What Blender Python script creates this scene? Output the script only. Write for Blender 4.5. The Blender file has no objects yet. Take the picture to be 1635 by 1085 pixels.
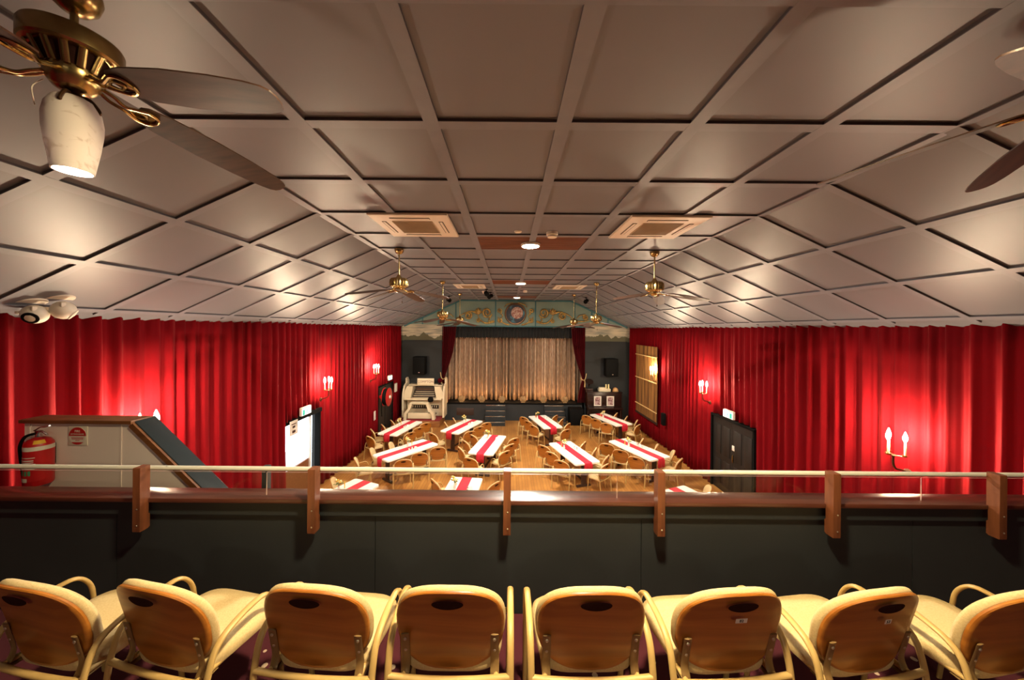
import bpy, bmesh, math, random
from mathutils import Vector, Matrix
from math import pi, sin, cos, radians as R

scene = bpy.context.scene
COL = scene.collection
random.seed(7)

# ---------------------------------------------------------------- camera, sky, exposure
CZ = 4.4                                   # eye height above the hall floor; the balcony floor is at 2.5
cam_data = bpy.data.cameras.new('camera')
cam = bpy.data.objects.new('camera', cam_data)
COL.objects.link(cam)
cam_data.sensor_width = 36.0
cam_data.lens = 12.0
cam_data.shift_x = 0.00336
cam_data.shift_y = -0.0107
cam_data.clip_start = 0.05
cam.location = (0, 0, CZ)
cam.rotation_euler = (R(90), -0.0085, 0)
scene.camera = cam

world = bpy.data.worlds.new('daylight')
scene.world = world
world.use_nodes = True
world.node_tree.nodes['Background'].inputs[0].default_value = (0.86, 0.93, 1.0, 1)
world.node_tree.nodes['Background'].inputs[1].default_value = 6.0

vs = scene.view_settings
vs.view_transform = 'Standard'
vs.look = 'None'
vs.gamma = 1.0
vs.use_curve_mapping = False
vs.exposure = 0.0

WARM = (1.0, 0.66, 0.33)
GLOBE_POWER = 3000.0        # emission strength of the hall ceiling lights
BALCONY_POWER = 1500.0       # the same lamp above the balcony row
CANDLE_POWER = 1500.0       # emission strength of a candle bulb
SHELL_POWER = 900.0
FANLIGHT_POWER = 420.0

# ---------------------------------------------------------------- room dimensions
XL, XR = -5.1, 5.8          # curtain walls
XC = 0.35                   # room axis
CL, CR = -2.35, 3.05        # creases of the ceiling
ZC = CZ + 1.426             # flat ceiling
ZW = 4.56                   # where the slopes meet the walls
YB, YF = -5.2, 16.7         # rear wall of the balcony, stage wall
ROW0, ROW = 1.43, 0.93      # transverse ceiling battens

# ---------------------------------------------------------------- mesh helpers
def V(*a): return Vector(a)

def smooth(pts, k=6, closed=False):
    """Catmull-Rom through the points."""
    P = [Vector(p) for p in pts]
    n = len(P)
    out = []
    rng = range(n if closed else n - 1)
    for i in rng:
        if closed:
            p0, p1, p2, p3 = P[(i-1) % n], P[i], P[(i+1) % n], P[(i+2) % n]
        else:
            p0, p1, p2, p3 = P[max(i-1, 0)], P[i], P[i+1], P[min(i+2, n-1)]
        for j in range(k):
            t = j / k
            out.append(0.5*((2*p1) + (-p0+p2)*t + (2*p0-5*p1+4*p2-p3)*t*t + (-p0+3*p1-3*p2+p3)*t**3))
    if not closed: out.append(P[-1])
    return out

def fillet(pts, r, k=5):
    P = [Vector(p) for p in pts]
    out = [P[0]]
    for i in range(1, len(P)-1):
        a, b, c = P[i-1], P[i], P[i+1]
        d1, d2 = (a-b), (c-b)
        q = min(r, d1.length*0.48, d2.length*0.48)
        s, e = b + d1.normalized()*q, b + d2.normalized()*q
        for j in range(k+1):
            t = j/k
            out.append((1-t)**2*s + 2*t*(1-t)*b + t*t*e)
    out.append(P[-1])
    return out

class B:
    """collects shapes of ONE part"""
    def __init__(s): s.v = []; s.f = []
    def add(s, vs_, fs_):
        o = len(s.v)
        s.v += [tuple(q) for q in vs_]
        s.f += [tuple(i+o for i in f) for f in fs_]
        return s
    def box(s, c, d, bev=0.0, rz=0.0, rx=0.0, ry=0.0, seg=2):
        M = Matrix.Translation(c) @ Matrix.Rotation(rz, 4, 'Z') @ Matrix.Rotation(ry, 4, 'Y') @ Matrix.Rotation(rx, 4, 'X')
        if bev <= 0:
            x, y, z = d[0]/2, d[1]/2, d[2]/2
            vv = [M @ Vector((a*x, b*y, e*z)) for a in (-1, 1) for b in (-1, 1) for e in (-1, 1)]
            return s.add(vv, [(0,1,3,2),(4,6,7,5),(0,4,5,1),(2,3,7,6),(0,2,6,4),(1,5,7,3)])
        bm = bmesh.new()
        bmesh.ops.create_cube(bm, size=1.0)
        for w in bm.verts: w.co = Vector((w.co.x*d[0], w.co.y*d[1], w.co.z*d[2]))
        bmesh.ops.bevel(bm, geom=list(bm.edges), offset=min(bev, min(d)*0.49), segments=seg, profile=0.5, affect='EDGES')
        bm.verts.index_update()
        s.add([M @ w.co for w in bm.verts], [[w.index for w in f.verts] for f in bm.faces])
        bm.free()
        return s
    def loft(s, loops, cap=True, closed=True):
        n = len(loops[0]); vv = []; ff = []
        for L in loops: vv += list(L)
        for i in range(len(loops)-1):
            for j in range(n if closed else n-1):
                k = (j+1) % n
                ff.append((i*n+j, i*n+k, (i+1)*n+k, (i+1)*n+j))
        if cap:
            ff.append(tuple(reversed(range(n))))
            ff.append(tuple((len(loops)-1)*n + j for j in range(n)))
        return s.add(vv, ff)
    def tube(s, pts, ra, rb=None, n=8, ref=None, cap=True):
        P = [Vector(p) for p in pts]
        m = len(P)
        T = [((P[min(i+1, m-1)] - P[max(i-1, 0)]).normalized()) for i in range(m)]
        loops = []
        u = None
        for i in range(m):
            t = T[i]
            if ref is not None:
                u = Vector(ref); u = (u - t*u.dot(t)).normalized()
            elif u is None:
                u = t.orthogonal().normalized()
            else:
                u = (u - t*u.dot(t))
                u = u.normalized() if u.length > 1e-6 else t.orthogonal().normalized()
            w = t.cross(u)
            a = ra[i] if isinstance(ra, (list, tuple)) else ra
            b = a if rb is None else (rb[i] if isinstance(rb, (list, tuple)) else rb)
            loops.append([P[i] + u*(a*cos(2*pi*j/n)) + w*(b*sin(2*pi*j/n)) for j in range(n)])
        return s.loft(loops, cap)
    def lathe(s, prof, n=24, c=(0,0,0), M=None, cap=True, rib=0.0, ribs=0):
        loops = []
        for r, z in prof:
            L = []
            for j in range(n):
                a = 2*pi*j/n
                q = r*(1 + (rib*cos(ribs*a) if ribs else 0))
                p = Vector((q*cos(a), q*sin(a), z))
                if M is not None: p = M @ p
                L.append(p + Vector(c))
            loops.append(L)
        return s.loft(loops, cap)
    def prism(s, poly, y0, y1, axis='y'):
        def m(p, d):
            if axis == 'y': return (p[0], d, p[1])
            if axis == 'x': return (d, p[0], p[1])
            return (p[0], p[1], d)
        return s.loft([[m(p, y0) for p in poly], [m(p, y1) for p in poly]])
    def sphere(s, c, r, n=12, m=8, sc=(1,1,1)):
        loops = []
        for i in range(m+1):
            th = pi*i/m
            rr = max(sin(th), 0.02)
            loops.append([(c[0]+r*sc[0]*rr*cos(2*pi*j/n), c[1]+r*sc[1]*rr*sin(2*pi*j/n), c[2]-r*sc[2]*cos(th)) for j in range(n)])
        return s.loft(loops)
    def move(s, M):
        s.v = [tuple(M @ Vector(q)) for q in s.v]
        return s

def fix(me):
    bm = bmesh.new(); bm.from_mesh(me)
    bmesh.ops.recalc_face_normals(bm, faces=bm.faces)
    bm.to_mesh(me); bm.free()

def obj(name, b, m, parent=None, angle=40, loc=None, normals=True):
    me = bpy.data.meshes.new(name)
    me.from_pydata(b.v, [], b.f)
    me.update()
    if normals: fix(me)
    me.shade_smooth()
    me.set_sharp_from_angle(angle=R(angle))
    me.materials.append(m)
    o = bpy.data.objects.new(name, me)
    COL.objects.link(o)
    if parent is not None: o.parent = parent
    if loc is not None: o.location = loc
    return o

def tag(o, label, cat, group=None):
    o['label'] = label; o['category'] = cat
    if group: o['group'] = group
    return o

def thing(name, label, cat, loc=(0,0,0), rz=0.0, group=None):
    o = bpy.data.objects.new(name, None)
    COL.objects.link(o)
    o.empty_display_size = 0.1
    o.location = loc; o.rotation_euler = (0, 0, rz)
    return tag(o, label, cat, group)

def struct(name, b, m, angle=30, parent=None):
    o = obj(name, b, m, parent, angle)
    if parent is None: o['kind'] = 'structure'
    return o

KIDS = {}
def dup(root, loc, rz, label, group=None):
    """a copy of a thing together with its parts and sub-parts"""
    r = root.copy(); COL.objects.link(r)
    r.location = loc; r.rotation_euler = (0, 0, rz)
    r['label'] = label
    if group: r['group'] = group
    for ch in list(root.children):
        c = ch.copy(); COL.objects.link(c); c.parent = r
        for g in list(ch.children):
            d = g.copy(); COL.objects.link(d); d.parent = c
    return r

def text(name, body, size, m, parent, loc, rot, ext=0.0005):
    cu = bpy.data.curves.new(name, 'FONT')
    cu.body = body; cu.size = size; cu.extrude = ext
    cu.align_x = 'CENTER'; cu.align_y = 'CENTER'
    cu.materials.append(m)
    tmp = bpy.data.objects.new(name, cu)
    COL.objects.link(tmp)
    me = bpy.data.meshes.new_from_object(tmp)
    bpy.data.objects.remove(tmp); bpy.data.curves.remove(cu)
    o = bpy.data.objects.new(name, me)
    COL.objects.link(o)
    o.parent = parent; o.location = loc; o.rotation_euler = rot
    return o

# ---------------------------------------------------------------- materials
def mat(name, col, rough=0.6, metal=0.0, col2=None, scale=(8, 8, 8), detail=4, bump=0.0, bscale=60, emit=None, estr=0.0, sheen=0.0, spec=0.5, contrast=(0.35, 0.65), coat=0.0):
    m = bpy.data.materials.new(name); m.use_nodes = True
    nt = m.node_tree; p = nt.nodes['Principled BSDF']
    p.inputs['Roughness'].default_value = rough
    p.inputs['Metallic'].default_value = metal
    p.inputs['Specular IOR Level'].default_value = spec
    if coat: p.inputs['Coat Weight'].default_value = coat; p.inputs['Coat Roughness'].default_value = 0.15
    if sheen:
        p.inputs['Sheen Weight'].default_value = sheen
        p.inputs['Sheen Roughness'].default_value = 0.35
        p.inputs['Sheen Tint'].default_value = (1, 0.42, 0.34, 1)
    tc = nt.nodes.new('ShaderNodeTexCoord')
    mp = nt.nodes.new('ShaderNodeMapping'); mp.inputs['Scale'].default_value = scale
    nt.links.new(tc.outputs['Object'], mp.inputs[0])
    ns = nt.nodes.new('ShaderNodeTexNoise'); ns.inputs['Scale'].default_value = 1.0; ns.inputs['Detail'].default_value = detail
    nt.links.new(mp.outputs[0], ns.inputs['Vector'])
    rp = nt.nodes.new('ShaderNodeValToRGB')
    c2 = col2 if col2 else tuple(x*0.9 for x in col)
    rp.color_ramp.elements[0].position = contrast[0]; rp.color_ramp.elements[1].position = contrast[1]
    rp.color_ramp.elements[0].color = (*col, 1); rp.color_ramp.elements[1].color = (*c2, 1)
    nt.links.new(ns.outputs['Fac'], rp.inputs[0])
    nt.links.new(rp.outputs[0], p.inputs['Base Color'])
    if bump:
        n2 = nt.nodes.new('ShaderNodeTexNoise'); n2.inputs['Scale'].default_value = bscale; n2.inputs['Detail'].default_value = 3
        nt.links.new(tc.outputs['Object'], n2.inputs['Vector'])
        bp = nt.nodes.new('ShaderNodeBump'); bp.inputs['Strength'].default_value = bump; bp.inputs['Distance'].default_value = 0.01
        nt.links.new(n2.outputs['Fac'], bp.inputs['Height'])
        nt.links.new(bp.outputs[0], p.inputs['Normal'])
    if emit:
        p.inputs['Emission Color'].default_value = (*emit, 1)
        p.inputs['Emission Strength'].default_value = estr
    return m

M = {}
M['ceiling'] = mat('ceiling_paint', (.175,.173,.20), .42, col2=(.16,.158,.184), scale=(.8,.8,.8), spec=.42)
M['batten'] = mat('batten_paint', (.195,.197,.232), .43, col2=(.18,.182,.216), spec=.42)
M['battenside'] = mat('batten_edge_dark', (.085,.075,.085), .6)  # darker tone for the sides of the battens
M['curtain'] = mat('red_velvet', (.185,.0018,.0048), .9, col2=(.135,.0012,.0034), scale=(3,3,.4), sheen=.03, spec=.10, bump=.12, bscale=160)
M['tab'] = mat('dark_red_velvet', (.075,.001,.004), .9, spec=.1, col2=(.05,.0008,.003), scale=(3,3,.4), sheen=.1)
M['balcony'] = mat('charcoal_paint', (.018,.022,.025), .55, col2=(.014,.0175,.020), scale=(2,2,2))
M['slate'] = mat('slate_wall_paint', (.017,.019,.020), .8, col2=(.013,.015,.016), scale=(1,1,1))
M['black'] = mat('black_paint', (.004,.004,.004), .8, spec=.1)
M['blackcloth'] = mat('black_cloth', (.008,.009,.010), .95)
M['ledge'] = mat('dark_varnished_timber', (.10,.030,.018), .28, col2=(.05,.016,.010), scale=(1.2,20,20), coat=.3)
M['post'] = mat('red_brown_timber', (.17,.055,.022), .4, col2=(.10,.030,.012), scale=(25,25,3))
M['rail'] = mat('painted_rail', (.66,.64,.56), .35, col2=(.62,.60,.52))
M['wood'] = mat('honey_plywood', (.40,.145,.020), .38, col2=(.28,.092,.011), scale=(1.5,6,26), coat=.15)
M['handhole'] = mat('hand_hole_dark', (.022,.005,.003), .8, spec=.15)
M['cream'] = mat('cream_upholstery', (.62,.47,.24), .95, col2=(.55,.40,.19), scale=(140,140,140), bump=.35, bscale=420)
M['tan'] = mat('tan_enamel', (.50,.33,.12), .4, col2=(.46,.30,.11))
M['bracket'] = mat('bronze_enamel', (.22,.13,.05), .4, .2)
M['bolt'] = mat('steel_bolt', (.6,.55,.45), .3, .9)
M['white'] = mat('white_cloth', (.80,.77,.70), .8, col2=(.76,.73,.66), scale=(30,30,30))
M['runner'] = mat('crimson_runner', (.55,.012,.035), .75, col2=(.48,.010,.030), scale=(30,30,30))
M['leg'] = mat('dark_table_leg', (.035,.015,.010), .5)
M['brass'] = mat('antique_brass', (.50,.36,.15), .26, 1.0, col2=(.38,.26,.10), scale=(9,9,9))
M['brassdark'] = mat('dark_bronze', (.10,.05,.025), .35, .8)
M['blade'] = mat('walnut_blade', (.075,.034,.020), .42, col2=(.038,.017,.010), scale=(3,30,30))
M['bladelight'] = mat('pale_oak_blade', (.30,.21,.15), .45, col2=(.22,.15,.10), scale=(3,30,30))
M['whitewall'] = mat('white_stair_wall_paint', (.86,.75,.70), .7, col2=(.82,.71,.66), scale=(1.5,1.5,1.5))
M['charcap'] = mat('blue_black_cap', (.020,.028,.032), .35)
M['trimwood'] = mat('brown_trim_timber', (.20,.075,.022), .45, col2=(.13,.045,.014), scale=(4,30,30))
M['offwhite'] = mat('offwhite_plastic', (.74,.66,.56), .5, col2=(.72,.64,.54))
M['acgrille'] = mat('ac_grille', (.40,.30,.19), .6)
M['acdark'] = mat('ac_slot', (.10,.07,.05), .7)
M['slat'] = mat('brown_slat', (.20,.060,.025), .5, col2=(.13,.038,.016), scale=(2,40,40))
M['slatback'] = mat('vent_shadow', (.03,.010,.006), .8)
M['red'] = mat('fire_red', (.50,.010,.012), .35)
M['rubber'] = mat('black_rubber', (.004,.004,.004), .8, spec=.12)
M['signwhite'] = mat('sign_white', (.75,.70,.62), .5)
M['yellow'] = mat('yellow_label', (.75,.42,.03), .5)
M['green'] = mat('green_label', (.05,.30,.15), .5)
M['lettering'] = mat('oxblood_lettering', (.16,.012,.015), .5)
M['ivory'] = mat('ivory_paint', (.72,.62,.44), .4, col2=(.67,.56,.38), scale=(3,3,3))
M['keydark'] = mat('organ_dark', (.030,.018,.012), .4)
M['gilt'] = mat('gilded_plaster', (.48,.31,.08), .42, .30, col2=(.18,.10,.025), scale=(7,7,7))
M['teal'] = mat('pale_teal_paint', (.13,.19,.165), .7, col2=(.16,.22,.185), scale=(1.2,1.2,1.2))
M['tealdark'] = mat('dark_teal_trim', (.015,.10,.12), .5)
M['piano'] = mat('dark_mahogany', (.022,.008,.006), .25, col2=(.014,.005,.004), scale=(2,20,20), coat=.3)
M['chrome'] = mat('chrome', (.7,.7,.7), .2, 1.0)
M['shell'] = mat('tan_shell', (.34,.21,.09), .6, col2=(.28,.17,.07), scale=(12,12,12))
M['bamboo'] = mat('bamboo_slats', (.34,.16,.042), .55, col2=(.10,.04,.012), scale=(1,13,.5), contrast=(.45,.58))
M['bamboolight'] = mat('bamboo_rod', (.62,.42,.18), .5)
M['door'] = mat('black_brown_door', (.012,.010,.009), .5, col2=(.008,.007,.006), scale=(12,12,.6))
M['flower'] = mat('cream_flower', (.85,.72,.35), .7)
M['yflower'] = mat('yellow_flower', (.80,.50,.06), .7)
M['leaf'] = mat('flower_leaf', (.10,.16,.04), .7)
M['vase'] = mat('small_white_vase', (.78,.74,.68), .3)
M['candle'] = mat('candle_sleeve', (.80,.66,.40), .6)
M['platform'] = mat('riser_timber', (.30,.12,.03), .4, col2=(.20,.075,.02), scale=(2,20,20))
M['redcarpet'] = mat('red_carpet_top', (.22,.012,.016), .95)
M['concrete'] = mat('pale_concrete', (.70,.68,.64), .9)
M['print'] = mat('framed_print', (.16,.06,.06), .6, col2=(.45,.30,.30), scale=(9,9,9), contrast=(.45,.55))
M['tanlamp'] = mat('tan_dome', (.45,.22,.08), .5)
M['bulb_candle'] = mat('lit_candle_bulb', (1,.9,.7), .4, emit=(1.0,.78,.52), estr=CANDLE_POWER)
M['bulb_globe'] = mat('lit_globe', (1,.95,.85), .4, emit=(1.0,.91,.78), estr=GLOBE_POWER)
M['bulb_balcony'] = mat('lit_balcony_globe', (1,.95,.85), .4, emit=(1.0,.80,.46), estr=BALCONY_POWER)
M['bulb_far'] = mat('lit_far_lamp', (1,.95,.85), .4, emit=(1.0,.86,.64), estr=140.0)
M['bulb_rear_fill'] = mat('rear_fill_globe', (1,.95,.85), .4, emit=(1.0,.84,.56), estr=700.0)  # fill glow for the added globe behind the camera
M['bulb_shell'] = mat('lit_footlight', (1,.8,.6), .4, emit=(1.0,.52,.20), estr=SHELL_POWER)
M['bulb_fan'] = mat('lit_fan_bulb', (1,.9,.75), .4, emit=(1.0,.88,.72), estr=FANLIGHT_POWER)
M['exit_lit'] = mat('lit_exit_sign', (.9,.95,.9), .4, emit=(.72,1.0,.95), estr=1.6)
M['exit_green'] = mat('exit_sign_green', (.02,.35,.22), .4, emit=(.02,.55,.38), estr=.8)

def nodes_of(m): return m.node_tree, m.node_tree.nodes['Principled BSDF']

# timber floor: boards along Y
m = M['floor'] = bpy.data.materials.new('timber_floor'); m.use_nodes = True
nt, p = nodes_of(m)
tc = nt.nodes.new('ShaderNodeTexCoord'); mp = nt.nodes.new('ShaderNodeMapping')
mp.inputs['Rotation'].default_value = (0, 0, R(90))
nt.links.new(tc.outputs['Object'], mp.inputs[0])
br = nt.nodes.new('ShaderNodeTexBrick')
br.inputs['Scale'].default_value = 1.0; br.inputs['Brick Width'].default_value = 1.7; br.inputs['Row Height'].default_value = 0.085
br.inputs['Mortar Size'].default_value = 0.0025; br.inputs['Bias'].default_value = 0.0
br.inputs['Color1'].default_value = (.54,.26,.065,1); br.inputs['Color2'].default_value = (.40,.17,.04,1); br.inputs['Mortar'].default_value = (.10,.035,.01,1)
nt.links.new(mp.outputs[0], br.inputs['Vector'])
ns = nt.nodes.new('ShaderNodeTexNoise'); ns.inputs['Scale'].default_value = 0.9; ns.inputs['Detail'].default_value = 6
nt.links.new(tc.outputs['Object'], ns.inputs['Vector'])
mx = nt.nodes.new('ShaderNodeMix'); mx.data_type = 'RGBA'; mx.blend_type = 'MULTIPLY'; mx.inputs['Factor'].default_value = .55
rp = nt.nodes.new('ShaderNodeValToRGB'); rp.color_ramp.elements[0].position = .4; rp.color_ramp.elements[1].position = .6
rp.color_ramp.elements[0].color = (.55,.45,.40,1); rp.color_ramp.elements[1].color = (1,1,1,1)
nt.links.new(ns.outputs['Fac'], rp.inputs[0])
nt.links.new(br.outputs['Color'], mx.inputs[6]); nt.links.new(rp.outputs[0], mx.inputs[7])
nt.links.new(mx.outputs[2], p.inputs['Base Color'])
p.inputs['Roughness'].default_value = .38

# balcony carpet: maroon with small pale motifs
m = M['carpet'] = bpy.data.materials.new('maroon_carpet'); m.use_nodes = True
nt, p = nodes_of(m)
tc = nt.nodes.new('ShaderNodeTexCoord')
vo = nt.nodes.new('ShaderNodeTexVoronoi'); vo.inputs['Scale'].default_value = 9.0
nt.links.new(tc.outputs['Object'], vo.inputs['Vector'])
rp = nt.nodes.new('ShaderNodeValToRGB'); rp.color_ramp.interpolation = 'CONSTANT'
rp.color_ramp.elements[0].color = (.55,.42,.32,1); rp.color_ramp.elements[1].position = .14; rp.color_ramp.elements[1].color = (.065,.005,.014,1)
nt.links.new(vo.outputs['Distance'], rp.inputs[0])
nt.links.new(rp.outputs[0], p.inputs['Base Color'])
p.inputs['Roughness'].default_value = .95

# gold lame stage curtain
m = M['gold'] = mat('gold_lame', (.50,.37,.26), .45, .25, col2=(.21,.13,.085), scale=(38,38,5), detail=8, bump=.25, bscale=60, contrast=(.35,.70))

# alabaster fan shade
m = M['alabaster'] = bpy.data.materials.new('alabaster_glass'); m.use_nodes = True
nt, p = nodes_of(m)
tc = nt.nodes.new('ShaderNodeTexCoord')
ns = nt.nodes.new('ShaderNodeTexNoise'); ns.inputs['Scale'].default_value = 14; ns.inputs['Detail'].default_value = 8; ns.inputs['Distortion'].default_value = 1.6
nt.links.new(tc.outputs['Object'], ns.inputs['Vector'])
rp = nt.nodes.new('ShaderNodeValToRGB'); rp.color_ramp.elements[0].position = .30; rp.color_ramp.elements[1].position = .42
rp.color_ramp.elements[0].color = (.50,.42,.37,1); rp.color_ramp.elements[1].color = (.66,.60,.56,1)
nt.links.new(ns.outputs['Fac'], rp.inputs[0])
df = nt.nodes.new('ShaderNodeBsdfDiffuse'); tl = nt.nodes.new('ShaderNodeBsdfTranslucent'); ms = nt.nodes.new('ShaderNodeMixShader')
ms.inputs[0].default_value = .07
nt.links.new(rp.outputs[0], df.inputs[0]); nt.links.new(rp.outputs[0], tl.inputs[0])
nt.links.new(df.outputs[0], ms.inputs[1]); nt.links.new(tl.outputs[0], ms.inputs[2])
nt.links.new(ms.outputs[0], nt.nodes['Material Output'].inputs[0])

# clear acrylic panel
m = M['acrylic'] = bpy.data.materials.new('clear_acrylic'); m.use_nodes = True
nt = m.node_tree; out = nt.nodes['Material Output']
tr = nt.nodes.new('ShaderNodeBsdfTransparent'); tr.inputs[0].default_value = (.93,.92,.90,1)
gl = nt.nodes.new('ShaderNodeBsdfGlossy'); gl.inputs['Roughness'].default_value = .06
fr = nt.nodes.new('ShaderNodeLayerWeight'); fr.inputs[0].default_value = .5
pw = nt.nodes.new('ShaderNodeMath'); pw.operation = 'POWER'; pw.inputs[1].default_value = 4.0
ma = nt.nodes.new('ShaderNodeMath'); ma.operation = 'MULTIPLY_ADD'; ma.inputs[1].default_value = .30; ma.inputs[2].default_value = .02
nt.links.new(fr.outputs['Facing'], pw.inputs[0]); nt.links.new(pw.outputs[0], ma.inputs[0])
ms = nt.nodes.new('ShaderNodeMixShader')
nt.links.new(ma.outputs[0], ms.inputs[0]); nt.links.new(tr.outputs[0], ms.inputs[1]); nt.links.new(gl.outputs[0], ms.inputs[2])
nt.links.new(ms.outputs[0], out.inputs[0])
M['acrylicedge'] = mat('acrylic_edge', (.60,.42,.34), .3)

# painted murals on the wing walls
def mural(name, seed):
    m = bpy.data.materials.new(name); m.use_nodes = True
    nt, p = nodes_of(m)
    tc = nt.nodes.new('ShaderNodeTexCoord'); sp = nt.nodes.new('ShaderNodeSeparateXYZ')
    nt.links.new(tc.outputs['Generated'], sp.inputs[0])
    mp = nt.nodes.new('ShaderNodeMapping'); mp.inputs['Scale'].default_value = (1.6, 1, 6); mp.inputs['Location'].default_value = (seed, 0, seed)
    nt.links.new(tc.outputs['Generated'], mp.inputs[0])
    ns = nt.nodes.new('ShaderNodeTexNoise'); ns.inputs['Scale'].default_value = 1.6; ns.inputs['Detail'].default_value = 5
    nt.links.new(mp.outputs[0], ns.inputs['Vector'])
    sky = nt.nodes.new('ShaderNodeValToRGB'); e = sky.color_ramp.elements
    e[0].position = .35; e[0].color = (.16,.17,.15,1); e[1].position = .62; e[1].color = (.50,.42,.30,1)
    nt.links.new(ns.outputs['Fac'], sky.inputs[0])
    m2 = nt.nodes.new('ShaderNodeMapping'); m2.inputs['Scale'].default_value = (3.2, 1, .01); m2.inputs['Location'].default_value = (seed*3, 0, 0)
    nt.links.new(tc.outputs['Generated'], m2.inputs[0])
    n2 = nt.nodes.new('ShaderNodeTexNoise'); n2.inputs['Scale'].default_value = 1.0; n2.inputs['Detail'].default_value = 5
    nt.links.new(m2.outputs[0], n2.inputs['Vector'])
    lt = nt.nodes.new('ShaderNodeMath'); lt.operation = 'MULTIPLY_ADD'; lt.inputs[1].default_value = 1.5; lt.inputs[2].default_value = -.42
    nt.links.new(n2.outputs['Fac'], lt.inputs[0])
    cmp_ = nt.nodes.new('ShaderNodeMath'); cmp_.operation = 'LESS_THAN'
    nt.links.new(sp.outputs['Z'], cmp_.inputs[0]); nt.links.new(lt.outputs[0], cmp_.inputs[1])
    mx = nt.nodes.new('ShaderNodeMix'); mx.data_type = 'RGBA'
    nt.links.new(cmp_.outputs[0], mx.inputs[0]); nt.links.new(sky.outputs[0], mx.inputs[6]); mx.inputs[7].default_value = (.085,.08,.045,1)
    nt.links.new(mx.outputs[2], p.inputs['Base Color'])
    p.inputs['Roughness'].default_value = .8
    return m
M['mural_a'] = mural('cloud_mural_paint', 1.3)
M['mural_b'] = mural('cloud_mural_paint_right', 4.1)

# round painting: rosy round scene in a dark blue field
m = M['roundel'] = bpy.data.materials.new('roundel_paint'); m.use_nodes = True
nt, p = nodes_of(m)
tc = nt.nodes.new('ShaderNodeTexCoord')
d = nt.nodes.new('ShaderNodeVectorMath'); d.operation = 'DISTANCE'; d.inputs[1].default_value = (.08, 0, .05)
nt.links.new(tc.outputs['Object'], d.inputs[0])
ns = nt.nodes.new('ShaderNodeTexNoise'); ns.inputs['Scale'].default_value = 11; ns.inputs['Detail'].default_value = 4
nt.links.new(tc.outputs['Object'], ns.inputs['Vector'])
rosy = nt.nodes.new('ShaderNodeValToRGB'); e = rosy.color_ramp.elements
e[0].position = .40; e[0].color = (.20,.05,.03,1); e[1].position = .60; e[1].color = (.40,.27,.21,1)
n2 = nt.nodes.new('ShaderNodeTexNoise'); n2.inputs['Scale'].default_value = 4; n2.inputs['Detail'].default_value = 3
nt.links.new(tc.outputs['Object'], n2.inputs['Vector'])
blue = nt.nodes.new('ShaderNodeValToRGB'); e = blue.color_ramp.elements
e[0].position = .52; e[0].color = (.006,.010,.022,1); e[1].position = .66; e[1].color = (.04,.16,.22,1)
nt.links.new(ns.outputs['Fac'], rosy.inputs[0]); nt.links.new(n2.outputs['Fac'], blue.inputs[0])
c = nt.nodes.new('ShaderNodeMath'); c.operation = 'LESS_THAN'; c.inputs[1].default_value = .29
nt.links.new(d.outputs['Value'], c.inputs[0])
mx = nt.nodes.new('ShaderNodeMix'); mx.data_type = 'RGBA'
nt.links.new(c.outputs[0], mx.inputs[0]); nt.links.new(blue.outputs[0], mx.inputs[6]); nt.links.new(rosy.outputs[0], mx.inputs[7])
nt.links.new(mx.outputs[2], p.inputs['Base Color'])
p.inputs['Roughness'].default_value = .5

# ================================================================ THE SETTING
b = B(); b.box(((XL+XR)/2, (YB+20)/2, -.05), (XR-XL+.6, 20-YB+.4, .1)); struct('floor', b, M['floor'])

# balcony slab with its carpet, and the rear wall behind the camera
b = B(); b.box(((XL+XR)/2, (YB+2.40)/2, 2.36), (XR-XL, 2.40-YB, .24)); struct('floor_balcony', b, M['black'])
b = B(); b.box(((XL+XR)/2, (YB+2.28)/2, 2.49), (XR-XL, 2.28-YB, .02)); struct('floor_balcony_carpet', b, M['carpet'])
b = B(); b.box(((XL+XR)/2, YB-.06, 3.0), (XR-XL+.6, .12, 6.1)); struct('wall_rear', b, M['slate'])

# side walls behind the curtains, left one with two doorways, right one with one
def wall(name, x0, x1, holes):
    b = B(); y = YB
    for (a, e, h) in holes:
        b.box(((x0+x1)/2, (y+a)/2, 2.35), (x1-x0, a-y, 4.7))
        b.box(((x0+x1)/2, (a+e)/2, (h+4.7)/2), (x1-x0, e-a, 4.7-h))
        y = e
    b.box(((x0+x1)/2, (y+YF+.3)/2, 2.35), (x1-x0, YF+.3-y, 4.7))
    struct(name, b, M['slate'])
wall('wall_left', XL-.27, XL-.19, [(7.9, 9.36, 2.11), (13.62, 15.3, 2.0)])
wall('wall_right', XR+.19, XR+.27, [(8.13, 9.82, 2.0)])

# ceiling: flat middle, two slopes
b = B()
prof = [(XL-.22, ZW-.10), (CL, ZC), (CR, ZC), (XR+.22, ZW-.10)]
prof[0] = (XL-.32, ZC-(CL-XL+.32)*.4655); prof[3] = (XR+.32, ZC-(XR+.32-CR)*.4655)
poly = prof + [(XR+.32, 6.2), (XL-.32, 6.2)]
b.prism(poly, YB-.12, YF+.05); struct('ceiling', b, M['ceiling'], 5)

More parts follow.
